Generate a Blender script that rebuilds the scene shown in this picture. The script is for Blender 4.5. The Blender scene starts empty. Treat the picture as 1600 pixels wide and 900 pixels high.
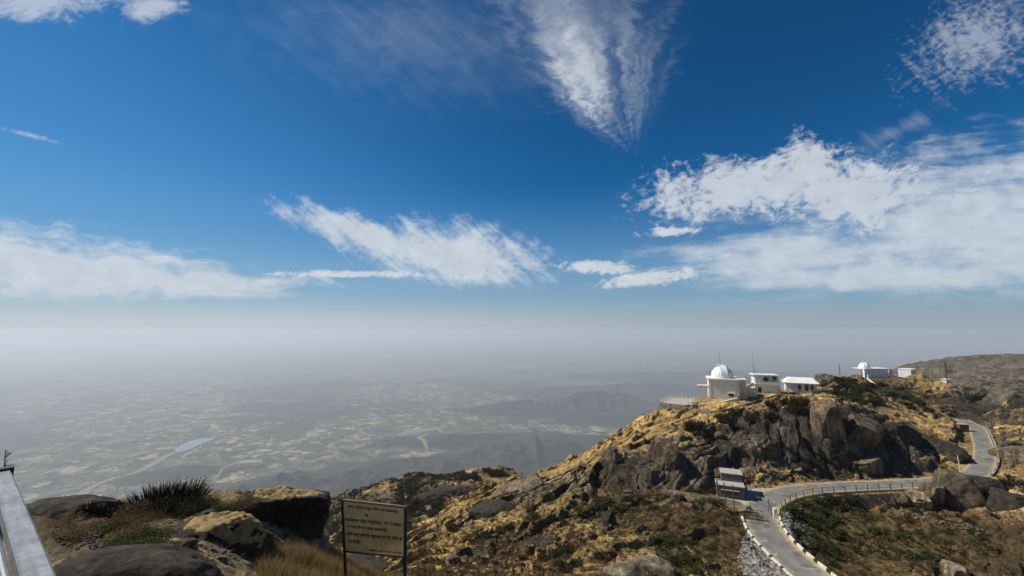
SKY_TINT = (.15, .51, .605, 1); SKY_GAMMA = 1.32
HAZE_COL = (.86, .92, .98, 1); HAZE_D = .000076
import bpy, bmesh, math, random
import numpy as np
from mathutils import Vector, Matrix
random.seed(7); RS = np.random.RandomState(11)
scene = bpy.context.scene
col = scene.collection
R = math.radians
# ------------------------------------------------------------------ camera
F = 671.0; PITCH = R(5.5); CP, SP = math.cos(PITCH), math.sin(PITCH)
cam_d = bpy.data.cameras.new("camera"); cam = bpy.data.objects.new("camera", cam_d); col.objects.link(cam)
cam_d.sensor_width = 36; cam_d.lens = 18 / (800 / F); cam_d.clip_start = 0.05; cam_d.clip_end = 200000
cam.rotation_euler = (R(90) + PITCH, 0, 0); scene.camera = cam
def at(px, py, Y):
    u = (px - 800) / F; v = (450 - py) / F
    k = Y / (CP - v * SP)
    return (u * k, Y, (SP + v * CP) * k)
def at_z(px, py, z):
    u = (px - 800) / F; v = (450 - py) / F
    k = z / (SP + v * CP)
    return (u * k, (CP - v * SP) * k, z)
def proj(x, y, z):
    d = y * CP + z * SP; d = np.where(d > 0.01, d, 0.01)
    return 800 + F * x / d, 450 - F * (-y * SP + z * CP) / d
# ------------------------------------------------------------------ noise
def _h(ix, iy, iz, s):
    n = (ix.astype(np.uint32) * np.uint32(374761393) + iy.astype(np.uint32) * np.uint32(668265263)
         + iz.astype(np.uint32) * np.uint32(2147483647) + np.uint32((s * 974711 + 12345) & 0xffffffff))
    n = (n ^ (n >> np.uint32(13))) * np.uint32(1274126177)
    n = (n ^ (n >> np.uint32(15))) * np.uint32(2246822519)
    n = n ^ (n >> np.uint32(16))
    return (n & np.uint32(0xffffff)).astype(np.float32) / 16777215.0
def vn2(x, y, s=0):
    x = np.asarray(x, float); y = np.asarray(y, float)
    fx = np.floor(x); fy = np.floor(y); tx = x - fx; ty = y - fy
    ix = fx.astype(np.int64).astype(np.int32); iy = fy.astype(np.int64).astype(np.int32); z = np.zeros_like(ix)
    tx = tx**3 * (tx * (tx * 6 - 15) + 10); ty = ty**3 * (ty * (ty * 6 - 15) + 10)
    a = _h(ix, iy, z, s); b = _h(ix + 1, iy, z, s); c = _h(ix, iy + 1, z, s); d = _h(ix + 1, iy + 1, z, s)
    return ((a + (b - a) * tx) * (1 - ty) + (c + (d - c) * tx) * ty) * 2 - 1
def fbm2(x, y, s=0, o=4, g=0.5):
    r = 0; a = 1; t = 0
    for k in range(o):
        r = r + a * vn2(x * 2**k + 17.3 * k, y * 2**k - 9.1 * k, s + k); t += a; a *= g
    return r / t
def ridge2(x, y, s=0, o=4, g=0.5):
    r = 0; a = 1; t = 0
    for k in range(o):
        r = r + a * (1 - np.abs(vn2(x * 2**k + 7.3 * k, y * 2**k - 3.1 * k, s + k)) * 2); t += a; a *= g
    return r / t
def vn3(p, s=0):
    f = np.floor(p); t = p - f; i = f.astype(np.int32); t = t * t * (3 - 2 * t)
    out = 0
    for dx in (0, 1):
        wx = t[:, 0] if dx else 1 - t[:, 0]
        for dy in (0, 1):
            wy = t[:, 1] if dy else 1 - t[:, 1]
            for dz in (0, 1):
                wz = t[:, 2] if dz else 1 - t[:, 2]
                out = out + wx * wy * wz * _h(i[:, 0] + dx, i[:, 1] + dy, i[:, 2] + dz, s)
    return out * 2 - 1
def fbm3(p, s=0, o=4, g=0.5):
    r = 0; a = 1; t = 0
    for k in range(o):
        r = r + a * vn3(p * 2**k + 5.7 * k, s + k); t += a; a *= g
    return r / t
def vor2(x, y, s=0):
    x = np.asarray(x, float); y = np.asarray(y, float); fx = np.floor(x); fy = np.floor(y)
    f1 = np.full(x.shape, 9.0); f2 = np.full(x.shape, 9.0); rid = np.zeros(x.shape)
    for i in (-1, 0, 1):
        for j in (-1, 0, 1):
            cx = (fx + i).astype(np.int32); cy = (fy + j).astype(np.int32); z = np.zeros_like(cx)
            px = cx + .1 + .8 * _h(cx, cy, z, s); py = cy + .1 + .8 * _h(cx, cy, z, s + 1)
            d = np.hypot(x - px, y - py); m = d < f1; f2 = np.where(m, f1, np.minimum(f2, d)); rid = np.where(m, _h(cx, cy, z, s + 2), rid); f1 = np.where(m, d, f1)
    return f1, f2 - f1, rid
def sstep(a, b, x):
    t = np.clip((x - a) / (b - a), 0, 1); return t * t * (3 - 2 * t)
# ------------------------------------------------------------------ terrain controls (px, py, forward distance)
def line(pts, n=None):
    out = []
    for a, b in zip(pts[:-1], pts[1:]):
        k = max(1, int(abs(b[0] - a[0]) / 45))
        for i in range(k):
            t = i / k; out.append(tuple(a[j] + (b[j] - a[j]) * t for j in range(3)))
    out.append(pts[-1]); return out
ctl = []
near_crest = line([(-300,800,12),(-100,795,12),(45,786,12),(110,793,12),(160,797,12.5),(215,788,14),(300,780,15),(380,780,15),(440,797,14.5),(478,812,14)])
gr_crest = line([(430,878,12.5),(500,886,13.5),(560,898,15),(640,916,17),(720,935,19)])
main_crest = line([(470,905,82),(520,895,85),(580,865,88),(640,832,92),(700,792,102),(750,768,110),(800,748,115),(850,736,120),(900,713,122),(950,685,125),(1000,653,128),(1035,641,130)])
obs = line([(1035,645,126),(1100,636,126),(1165,628,126),(1230,617,129),(1290,606,135)])
obs_b = line([(1035,640,134),(1100,627,135),(1165,616,140),(1230,606,145),(1260,598,150)])
hill2 = line([(1250,598,152),(1290,596,165),(1330,590,185),(1370,589,195),(1420,588,195),(1460,592,190),(1490,600,178),(1512,614,160),(1540,634,142),(1562,652,132)])
mid_crest = line([(330,815,300),(400,803,290),(450,800,280),(480,800,270),(510,786,265),(540,770,262),(600,752,262),(650,740,262),(700,740,262),(760,732,262),(800,738,262),(850,760,255),(900,790,250)])
ctl += near_crest + gr_crest + main_crest + obs + obs_b + hill2 + mid_crest
ctl += [(60,840,8.5),(150,835,9),(200,812,12),(250,815,11.5),(300,800,12.5),(380,800,13),(340,850,9),(440,840,11),(440,910,9),(260,870,7.5),(100,870,6),(200,905,5.8),(330,905,7),(60,950,4.5),(250,980,4.5),(480,900,10),(520,940,8),(600,960,10),(700,980,12)]
for px in (-400, 0, 400, 800, 1200, 1600, 2000):
    ctl.append((px, 1150, 3.2)); ctl.append((px, 1020, 5.5 + max(0, px - 400) * .006))
for px in (820, 1000, 1200, 1400, 1600, 1800):
    ctl.append((px, 960, 30 + (px - 800) * .01))
# main slope
ctl += [(640,900,34),(700,900,42),(700,860,60),(700,830,76),(640,860,60),(800,900,44),(800,860,56),(800,820,70),(800,790,85),(800,770,100),
 (900,900,45),(900,860,55),(900,820,64),(900,790,72),(900,765,79),(900,745,96),(900,730,110),
 (960,790,74),(980,770,78),(1040,772,78),(1090,768,79),(960,705,88),(1000,693,90),(1060,672,93),(1000,672,112),(1050,655,118),(960,740,82),(1010,738,82),(1060,735,82),(1120,730,83),
 (1000,820,64),(1000,860,56),(1000,900,46),(1100,900,49),(1100,860,56),(1100,820,65),(1060,786,69),(1120,786,70.5),(1060,776,76),(1110,776,76.5),(1150,800,70),(1150,830,62),(1160,870,56),
 (1150,660,98),(1120,690,92),(1200,640,112),(1180,700,89),(1240,625,122),(1240,680,92),
 (1160,745,84),(1230,748,86),(1300,742,88),(1370,742,88.5),(1440,744,88),(1490,738,91),
 (1290,635,97),(1320,625,100),(1290,690,90.5),(1350,640,102),(1350,690,91.5),(1400,655,104),(1400,700,92.5),(1440,680,103),(1450,712,94),(1490,695,105),(1500,720,98),
 (1310,608,128),(1360,622,135),(1360,605,160),(1420,640,125),(1420,612,155),(1470,655,122),(1470,622,150),(1500,670,115),(1510,640,138)]
# bowl below the road
ctl += [(1262,915,60),(1300,900,61),(1400,900,61),(1500,900,61),(1600,900,60),(1250,830,67),(1300,850,68),(1400,850,69),(1500,850,69.5),(1600,850,66),(1260,790,76),(1300,785,79),(1350,782,80),(1420,790,79),(1500,795,79),(1600,795,73),
 (1560,760,82),(1600,740,86),(1580,720,92),(1600,700,98),(1580,680,108),(1600,665,118),(1590,640,140),(1700,640,130),(1700,760,80),(1800,900,58),(1800,700,95)]
# far hill
far = line([(1330,600,950),(1390,574,950),(1450,554,920),(1500,548,920),(1550,548,900),(1600,545,880),(1750,535,860),(2000,520,850)])
ctl += far + [(1420,600,640),(1500,590,620),(1600,585,600),(1450,630,480),(1540,620,430),(1600,615,400),(1750,600,420),(1600,600,500),(2000,560,500)]
extra = []   # (az, rho, e)
def toae(p):
    x, y, z = at(*p); r = math.hypot(x, y); return [math.atan2(x, y), math.log(r), z / r]
def behind(lst, steps):
    for p in lst:
        a, q, e = toae(p)
        for k, de in steps: extra.append([a, q + math.log(k), e + de])
behind(near_crest, [(1.25, -.16), (1.8, -.38)])
behind(gr_crest, [(1.4, -.12)])
behind(main_crest, [(.96, -.012), (1.12, -.08), (1.5, -.2)])
behind(obs_b, [(1.15, -.12), (1.6, -.3)])
behind(hill2, [(.975, -.003), (.94, -.010), (.90, -.020), (1.12, -.09), (1.45, -.16)])
behind(mid_crest, [(1.12, -.07), (.86, -.075), (.75, -.14)])
behind(far, [(.97, -.002), (.93, -.006), (.88, -.013), (1.06, -.03), (1.25, -.25)])
for px in range(-600, 1250, 130):
    x, y, z = at(px, 500, 1)
    a = math.atan2(x, y)
    for r in (420, 650, 1000, 1500): extra.append([a, math.log(r), -.5])
    if px < 430:
        for r in (60, 130, 240): extra.append([a, math.log(r), -.62])
for a in (.66, .72):
    for r in (650, 1000, 1500): extra.append([a, math.log(r), -.4])
C = np.array([toae(p) for p in ctl] + extra)
def rbf_fit(P, v, lam=0.002):
    d = np.hypot(P[:, None, 0] - P[None, :, 0], P[:, None, 1] - P[None, :, 1])
    d = np.sqrt(d * d + 0.012**2)
    n = len(P); A = np.zeros((n + 3, n + 3)); A[:n, :n] = -d + np.eye(n) * lam
    A[:n, n] = 1; A[:n, n + 1:] = P; A[n, :n] = 1; A[n + 1:, :n] = P.T
    return np.linalg.solve(A, np.concatenate([v, [0, 0, 0]]))
W_ = rbf_fit(C[:, :2], C[:, 2])
A0, A1 = R(-72), R(72); CA = np.linspace(A0, A1, 360); CQ = np.linspace(math.log(2), math.log(1500), 620)
base = np.zeros((360, 620))
for i, a in enumerate(CA):
    d = np.sqrt((a - C[None, :, 0])**2 + (CQ[:, None] - C[None, :, 1])**2 + .012**2)
    base[i] = -d @ W_[:len(C)] + W_[-3] + W_[-2] * a + W_[-1] * CQ
def bil(G, ga, gq, a, q):
    fa = np.clip(np.interp(a, ga, np.arange(len(ga))), 0, len(ga) - 1.001)
    fq = np.clip(np.interp(q, gq, np.arange(len(gq))), 0, len(gq) - 1.001)
    i = fa.astype(int); j = fq.astype(int); s = fa - i; t = fq - j
    return (G[i, j] * (1 - s) + G[i + 1, j] * s) * (1 - t) + (G[i, j + 1] * (1 - s) + G[i + 1, j + 1] * s) * t
# ------------------------------------------------------------------ road line
ZR = -28.8
road_px = [(1300,930,-28.9),(1264,897,-28.8),(1241,877,-28.8),(1219,856,-28.8),(1203,838,-28.8),(1192,820,-28.8),(1188,803,-28.8),(1195,787,-28.8),(1218,773,-28.8),(1255,765,-28.8),(1300,761.5,-28.8),(1350,759,-28.8),(1400,757,-28.8),(1470,752,-28.8),(1520,742,-28.4),(1536,723,-27.8),(1538,705,-27.3),(1533,686,-27),(1525,669,-26.5),(1502,655,-26)]
rp = np.array([at_z(*p) for p in road_px])
def catmull(P, n=14):
    out = []
    for i in range(len(P) - 1):
        p0 = P[max(i - 1, 0)]; p1 = P[i]; p2 = P[i + 1]; p3 = P[min(i + 2, len(P) - 1)]
        for k in range(n):
            t = k / n
            out.append(.5 * ((2 * p1) + (-p0 + p2) * t + (2 * p0 - 5 * p1 + 4 * p2 - p3) * t * t + (-p0 + 3 * p1 - 3 * p2 + p3) * t**3))
    out.append(P[-1]); return np.array(out)
road = catmull(rp)
ROADW = 2.45
def seg_dist(x, y, L):
    """distance to a polyline, z there, for flat arrays"""
    best = np.full(x.shape, 1e9); zz = np.zeros(x.shape)
    for a, b in zip(L[:-1], L[1:]):
        d = b[:2] - a[:2]; l2 = d @ d + 1e-9
        t = np.clip(((x - a[0]) * d[0] + (y - a[1]) * d[1]) / l2, 0, 1)
        q = np.hypot(x - a[0] - t * d[0], y - a[1] - t * d[1])
        m = q < best; best = np.where(m, q, best); zz = np.where(m, a[2] + (b[2] - a[2]) * t, zz)
    return best, zz
# flat pads: (x, y, radius, z)
def pad(px, py, Y, r): 
    p = at(px, py, Y); return (p[0], p[1], r, p[2])
pads = [pad(1130,623,128,6.0), pad(1198,612,134,5.5), pad(1250,611,138,6.0), pad(1367,588,192,8.0), pad(1425,585,205,4.5)]
hutp = at_z(1142, 781, -29.0); pads.append((hutp[0], hutp[1], 3.6, -29.0))
apron = at_z(1180, 775, -28.85); pads.append((apron[0], apron[1], 3.2, -28.85))
DT = (-.62, .785)   # across the rock ledges
OUTC = [None]
def height(x, y):
    r = np.hypot(x, y); a = np.arctan2(x, y); q = np.log(r)
    e = bil(base, CA, CQ, a, q); z = e * r
    k_near = 1 - sstep(18, 30, r); wz = sstep(.55, .7, a); k_main = sstep(26, 45, r) * (1 - sstep(0, 1, (r - 170 - 130 * wz) / (50 + 60 * wz))); k_mid = sstep(165, 210, r) * (1 - sstep(380, 480, r)); k_far = sstep(300, 450, r)
    s = x * .785 + y * .62; t = x * DT[0] + y * DT[1]
    n = 0
    if (r < 30).any():
        n = n + k_near * (.22 * fbm2(x / 1.9, y / 1.9, 3, 4) + .10 * ridge2(x / .8, y / .8, 9, 4) + .02 * vn2(x / .12, y / .12, 5))
    cliff = np.exp(-(((a - .60) / .17)**2)) * sstep(84, 90, r * np.cos(a)) * (1 - sstep(112, 126, r))
    wt = k_main * (1 - .6 * sstep(.50, .62, a)) * (1 - sstep(.40, .48, a) * (r < 84)) 
    warp = fbm2(x / 9, y / 9, 21, 3) * 1.1
    ph = t / 6.5 + warp + .25 * fbm2(s / 14, t / 3, 31, 3); fr = ph - np.floor(ph)
    saw = np.where(fr < .16, sstep(0, .16, fr), 1 - (fr - .16) / .84)
    cell = _h(np.floor(ph).astype(np.int32), np.floor(s / 11 + 3 * vn2(s / 30, t / 9, 4)).astype(np.int32), np.zeros_like(ph).astype(np.int32), 3)
    n = n + wt * (saw - .5) * (.5 + 1.5 * cell * cell)
    ph2 = t / 2.1 + warp * 1.7 + fbm2(s / 5, t / 1.5, 35, 3) * .5; fr2 = ph2 - np.floor(ph2)
    n = n + wt * .36 * (np.where(fr2 < .2, fr2 / .2, 1 - (fr2 - .2) / .8) - .5) * sstep(-.3, .3, vn2(x / 7, y / 7, 77))
    n = n + k_main * (.9 * fbm2(x / 14, y / 14, 41, 4) + .32 * ridge2(x / 3.6, y / 3.6, 51, 4) + .06 * vn2(x / .5, y / .5, 61))
    # bedded blocks with cracks between them
    mo = k_main > .01
    if mo.any():
        sm, tm, xm, ym = s[mo], t[mo], x[mo], y[mo]; jx = fbm2(xm / 2.5, ym / 2.5, 111, 3) * .28; jy = fbm2(xm / 2.5, ym / 2.5, 115, 3) * .28
        f1, ed, rid = vor2(sm / 5.2 + jx, tm / 2.6 + jy, 121); g1, ed2, rid2 = vor2(sm / 1.9 + jx * 2, tm / 1.2 + jy * 2, 131)
        om = np.clip(sstep(.08, .3, fbm2(sm / 16, tm / 8, 141, 3)) + 1.0 * cliff[mo] + .5 * sstep(.66, .72, a[mo]) * (r[mo] > 95) + .5 * (r[mo] > 190) * sstep(.6, .66, a[mo]), 0, 1)
        nb = np.zeros(x.shape); nb[mo] = om * ((rid - .45) * 1.5 * (1 - f1 * .4) * sstep(.0, .10, ed) - .55 * (1 - sstep(0, .10, ed)) + (rid2 - .5) * .5 * sstep(0, .12, ed2)); n = n + k_main * nb
        OUTC[0] = (mo, om, rid)
    # tall clefts of the cliff
    fl = ridge2(x / 6.5 + .35 * vn2(x / 3, y / 3, 5), y / 22, 71, 3)
    n = n + cliff * (-2.2 * np.clip(fl - .35, 0, 1)**.8 + .8 * fbm2(x / 5, y / 5, 81, 3))
    n = n + k_mid * (1 - .75 * sstep(.5, .62, a)) * (2.2 * fbm2(s / 34, t / 18, 91, 5) + 1.4 * ridge2(s / 16, t / 8, 93, 4))
    n = n + k_far * (sstep(.62, .75, a)) * (6 * fbm2(x / 90, y / 90, 95, 5) + 9 * (ridge2(x / 60, y / 60, 97, 8, .62) - .35)) - k_far * 9 * sstep(.62, .75, a)
    z = z + n
    m = (r > 40) & (r < 190)
    if m.any():
        xm, ym = x[m], y[m]; d, zz = seg_dist(xm, ym, road[::4]); zz = zz - .06
        w = 1 - sstep(ROADW + .7, ROADW + 2.0, d); z[m] = z[m] * (1 - w) + zz * w
    for (cx, cy, cr, cz) in pads:
        d = np.hypot(x - cx, y - cy); w = 1 - sstep(cr, cr * 1.6, d); z = z * (1 - w) + (cz - .03) * w
    return z
ga = np.concatenate([np.linspace(R(-72), R(-52), 60, endpoint=False), np.linspace(R(-52), R(52), 1250), np.linspace(R(52), R(72), 60)[1:]])
def logs(a, b, n): return np.exp(np.linspace(math.log(a), math.log(b), n, endpoint=False))
gr = np.concatenate([logs(2.2, 5, 40), logs(5, 18, 230), logs(18, 44, 90), logs(44, 80, 210), logs(80, 135, 290), logs(135, 300, 170), logs(300, 1500, 150), [1500.]])
gq = np.log(gr)
GA, GR = np.meshgrid(ga, gr, indexing='ij')
GX = GR * np.sin(GA); GY = GR * np.cos(GA)
GZ = np.concatenate([height(gx.ravel(), gy.ravel()).reshape(gx.shape) for gx, gy in zip(np.array_split(GX, 12), np.array_split(GY, 12))])
def ground(x, y):
    x = np.atleast_1d(np.asarray(x, float)); y = np.atleast_1d(np.asarray(y, float))
    return bil(GZ, ga, gq, np.arctan2(x, y), np.log(np.maximum(np.hypot(x, y), 2.21)))
def gz(x, y): return float(ground(x, y)[0])
TT = np.exp(np.linspace(math.log(3.), math.log(1300), 2600))
def gp(px, py, rmin=3.0):
    """world point where the sight line through a pixel meets the ground (None if it passes over)"""
    u = (px - 800) / F; v = (450 - py) / F
    X = u * TT; Y = (CP - v * SP) * TT; Z = (SP + v * CP) * TT
    h = ground(X, Y); m = (Z < h) & (np.hypot(X, Y) > rmin)
    i = int(np.argmax(m))
    if not m[i]: return None
    return (float(X[i]), float(Y[i]), float(h[i]))
# ------------------------------------------------------------------ object helpers
def mesh_np(name, V, Fc, smooth=True):
    me = bpy.data.meshes.new(name); V = np.asarray(V, np.float32); Fc = np.asarray(Fc, np.int32)
    k = Fc.shape[1]
    me.vertices.add(len(V)); me.vertices.foreach_set("co", V.ravel())
    me.loops.add(Fc.size); me.loops.foreach_set("vertex_index", Fc.ravel())
    me.polygons.add(len(Fc)); me.polygons.foreach_set("loop_start", np.arange(0, Fc.size, k, dtype=np.int32))
    me.polygons.foreach_set("loop_total", np.full(len(Fc), k, np.int32))
    me.polygons.foreach_set("use_smooth", np.full(len(Fc), smooth, bool))
    me.update(calc_edges=True); return me
def link(name, me, mat=None, parent=None, loc=None):
    o = bpy.data.objects.new(name, me); col.objects.link(o)
    if mat is not None and len(me.materials) == 0: me.materials.append(mat)
    if parent is not None: o.parent = parent
    if loc is not None: o.location = loc
    return o
def tag(o, label=None, cat=None, group=None, kind=None):
    if label: o["label"] = label
    if cat: o["category"] = cat
    if group: o["group"] = group
    if kind: o["kind"] = kind
    return o
def empty(name, loc, rz, label, cat, group=None):
    o = bpy.data.objects.new(name, None); col.objects.link(o); o.location = loc; o.rotation_euler = (0, 0, rz)
    return tag(o, label, cat, group)
def copy_tree(o, parent=None):
    c = o.copy(); col.objects.link(c)
    if parent is not None: c.parent = parent
    for ch in list(o.children): copy_tree(ch, c)
    return c
class MB:
    def __init__(s): s.b = bmesh.new()
    def box(s, x0, x1, y0, y1, z0, z1, bev=0.0):
        r = bmesh.ops.create_cube(s.b, size=1)
        for v in r['verts']: v.co = Vector(((x0 + x1) / 2 + v.co.x * (x1 - x0), (y0 + y1) / 2 + v.co.y * (y1 - y0), (z0 + z1) / 2 + v.co.z * (z1 - z0)))
        if bev: bmesh.ops.bevel(s.b, geom=list({e for v in r['verts'] for e in v.link_edges}), offset=bev, segments=1, affect='EDGES')
        return s
    def bar(s, a, b, r, n=8, r2=None):
        a = Vector(a); b = Vector(b); d = b - a; L = d.length
        m = Matrix.Translation((a + b) / 2) @ d.to_track_quat('Z', 'Y').to_matrix().to_4x4()
        bmesh.ops.create_cone(s.b, cap_ends=True, segments=n, radius1=r, radius2=r if r2 is None else r2, depth=L, matrix=m); return s
    def beam(s, a, b, w, h):
        a = Vector(a); b = Vector(b); d = b - a
        m = Matrix.Translation((a + b) / 2) @ d.to_track_quat('X', 'Z').to_matrix().to_4x4() @ Matrix.Diagonal((d.length, w, h, 1))
        bmesh.ops.create_cube(s.b, size=1, matrix=m); return s
    def prism(s, pts, z0, z1):
        lo = [s.b.verts.new((x, y, z0)) for x, y in pts]; hi = [s.b.verts.new((x, y, z1)) for x, y in pts]
        n = len(pts)
        s.b.faces.new(lo[::-1]); s.b.faces.new(hi)
        for i in range(n): s.b.faces.new((lo[i], lo[(i + 1) % n], hi[(i + 1) % n], hi[i]))
        return s
    def build(s, name, mat, parent=None, loc=None, smooth=False):
        bmesh.ops.recalc_face_normals(s.b, faces=s.b.faces)
        me = bpy.data.meshes.new(name); s.b.to_mesh(me); s.b.free()
        if smooth:
            for p in me.polygons: p.use_smooth = True
        return link(name, me, mat, parent, loc)
# ------------------------------------------------------------------ node maths helper
class G:
    dim = '3D'
    def __init__(s, tree): s.t = tree; s.n = tree.nodes; s.l = tree.links
    def put(s, sock, v):
        if isinstance(v, S): s.l.new(v.s, sock)
        elif isinstance(v, (tuple, list)): sock.default_value = tuple(v) + ((1,) if len(v) == 3 and len(sock.default_value) == 4 else ())
        else: sock.default_value = v
    def node(s, typ, outs=0, ins=None, **kw):
        n = s.n.new(typ)
        for k, v in kw.items(): setattr(n, k, v)
        for k, v in (ins or {}).items(): s.put(n.inputs[k], v)
        return S(s, n.outputs[outs])
    def m(s, op, a, b=None, c=None, clamp=False):
        n = s.n.new('ShaderNodeMath'); n.operation = op; n.use_clamp = clamp
        s.put(n.inputs[0], a)
        if b is not None: s.put(n.inputs[1], b)
        if c is not None: s.put(n.inputs[2], c)
        return S(s, n.outputs[0])
    def ss(s, a, b, x):
        n = s.n.new('ShaderNodeMapRange'); n.interpolation_type = 'SMOOTHSTEP'
        s.put(n.inputs['Value'], x); n.inputs['From Min'].default_value = a; n.inputs['From Max'].default_value = b
        return S(s, n.outputs[0])
    def mix(s, f, a, b, typ='MIX'):
        n = s.n.new('ShaderNodeMix'); n.data_type = 'RGBA'; n.blend_type = typ
        s.put(n.inputs[0], f); s.put(n.inputs[6], a); s.put(n.inputs[7], b); return S(s, n.outputs[2])
    def xyz(s, x, y, z):
        return s.node('ShaderNodeCombineXYZ', 0, {0: x, 1: y, 2: z})
    def sep(s, v):
        n = s.n.new('ShaderNodeSeparateXYZ'); s.put(n.inputs[0], v); return [S(s, o) for o in n.outputs]
    def noise(s, vec, scale, detail=4, rough=.55, dist=0.0, out=0):
        return s.node('ShaderNodeTexNoise', out, {'Vector': vec, 'Scale': scale, 'Detail': detail, 'Roughness': rough, 'Distortion': dist}, noise_dimensions=s.dim)
    def mapping(s, vec, scale=(1, 1, 1), rot=(0, 0, 0), loc=(0, 0, 0)):
        return s.node('ShaderNodeMapping', 0, {'Vector': vec, 'Scale': scale, 'Rotation': rot, 'Location': loc})
class S:
    def __init__(s, g, sock): s.g = g; s.s = sock
    def __add__(s, o): return s.g.m('ADD', s, o)
    __radd__ = __add__
    def __sub__(s, o): return s.g.m('SUBTRACT', s, o)
    def __rsub__(s, o): return s.g.m('SUBTRACT', o, s)
    def __mul__(s, o): return s.g.m('MULTIPLY', s, o)
    __rmul__ = __mul__
    def __truediv__(s, o): return s.g.m('DIVIDE', s, o)
    def max(s, o): return s.g.m('MAXIMUM', s, o)
    def min(s, o): return s.g.m('MINIMUM', s, o)
    def clamp(s): return s.g.m('ADD', s, 0.0, clamp=True)
    def abs(s): return s.g.m('ABSOLUTE', s)
# ------------------------------------------------------------------ light, sky, air
SUN_AZ, SUN_EL = R(-76), R(47)
sd = Vector((math.sin(SUN_AZ) * math.cos(SUN_EL), math.cos(SUN_AZ) * math.cos(SUN_EL), math.sin(SUN_EL)))
sl = bpy.data.lights.new("sun", 'SUN'); sl.energy = 5.0; sl.angle = R(.5); sl.color = (1, .945, .85)
so = bpy.data.objects.new("sun", sl); col.objects.link(so); so.rotation_euler = sd.to_track_quat('Z', 'Y').to_euler()
scene.view_settings.view_transform = 'Standard'; scene.view_settings.look = 'None'; scene.view_settings.gamma = 1
scene.view_settings.exposure = 0; scene.view_settings.use_curve_mapping = False
w = bpy.data.worlds.new("World"); scene.world = w; w.use_nodes = True
g = G(w.node_tree); w.node_tree.nodes.clear(); g.dim = '2D'
sky = g.node('ShaderNodeTexSky', sky_type='NISHITA', sun_disc=False, sun_elevation=SUN_EL, sun_rotation=SUN_AZ, altitude=1700, air_density=1.0, dust_density=.6, ozone_density=2.5)
tc = g.node('ShaderNodeTexCoord', 0)
dx, dy, dz = g.sep(tc)
fw = (dy * CP + dz * SP).abs().max(.06)
U = dx / fw * 6.71 + 8.0
V = 4.5 - (dz * CP - dy * SP) / fw * 6.71          # hundreds of pixels of direction space, 0 at the zenith side
P = g.xyz(U, V, 0.0)
def vadd(a, nz, k): return g.node('ShaderNodeVectorMath', 0, {0: a, 1: g.node('ShaderNodeVectorMath', 0, {0: g.node('ShaderNodeVectorMath', 0, {0: nz, 1: (-.5, -.5, -.5)}, operation='ADD'), 3: k}, operation='SCALE')}, operation='ADD')
Pw = vadd(P, g.noise(P, .8, 2, .55, out=1), .55)
Ps = Pw
def tmap(v, loc, rot, sc): return g.node('ShaderNodeMapping', 0, {'Vector': v, 'Location': (loc[0], loc[1], 0), 'Rotation': (0, 0, R(rot)), 'Scale': (sc[0], sc[1], 1)}, vector_type='TEXTURE')
def ell(cx, cy, rx, ry, rot=0, vec=None):
    q = tmap(vec or Ps, (cx / 100, cy / 100), rot, (rx / 100, ry / 100))
    return 1.0 - g.node('ShaderNodeVectorMath', 1, {0: q}, operation='LENGTH')
n_puff = g.noise(tmap(Pw, (0, 0), 4, (1, .6)), 2.3, 6, .60, .1)
n_fine = g.noise(tmap(Pw, (0, 0), -20, (1, .55)), 6.5, 4, .64, .2)
n_flat = g.noise(tmap(Pw, (0, 0), 3, (3.2, .45)), 1.9, 6, .62, .1)
n_diag = g.noise(tmap(P, (0, 0), 40, (2.6, .42)), 2.6, 5, .6, .35)
def grow(m, n, soft=.5, amp=1.5, bias=0.0):
    return g.ss(0, soft, m + (n - .5) * amp + bias)
# flat based bank
c1 = grow(ell(60, 425, 330, 62, 4).max(ell(300, 442, 200, 30, 3)), n_flat * .65 + n_puff * .35, .75, 2.2, .14) * g.ss(4.80, 4.62, V + (n_flat - .5) * .5)
# swept cloud with a feathered upper edge
c2 = grow(ell(715, 400, 165, 60, 8, P).max(ell(570, 368, 150, 32, 18, P)), n_diag * .42 + n_fine * .22 + n_puff * .36, .8, 2.3, .10) * g.ss(4.58, 4.36, V + (n_fine - .5) * .5)
c2 = c2 * .93; c1 = c1 * .9
# small scraps
c3 = grow(ell(940, 418, 80, 13, 2, P).max(ell(1020, 434, 100, 15, -6, P)).max(ell(1045, 362, 50, 9, -4, P)).max(ell(560, 428, 170, 7, 0, P)), n_puff * .4 + n_fine * .6, .6, 2.2, -.02)
# wide veil bank
c4 = grow(ell(1600, 350, 460, 135, -8, P).max(ell(1240, 400, 200, 42, -2, P)).max(ell(1400, 430, 380, 34, 0, P)), g.noise(tmap(P, (0, 0), -4, (3.0, .5)), 2.2, 6, .6, .1) * .7 + n_puff * .3, 1.1, 2.2, .30) * g.ss(4.78, 4.5, V + (n_flat - .5) * .6)
c5 = grow(ell(1190, 288, 220, 52, -9).max(ell(1262, 255, 50, 46, 60)).max(ell(1330, 300, 150, 70, 0)), n_puff * .5 + n_fine * .5, .65, 2.3, .06) * .9
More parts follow.
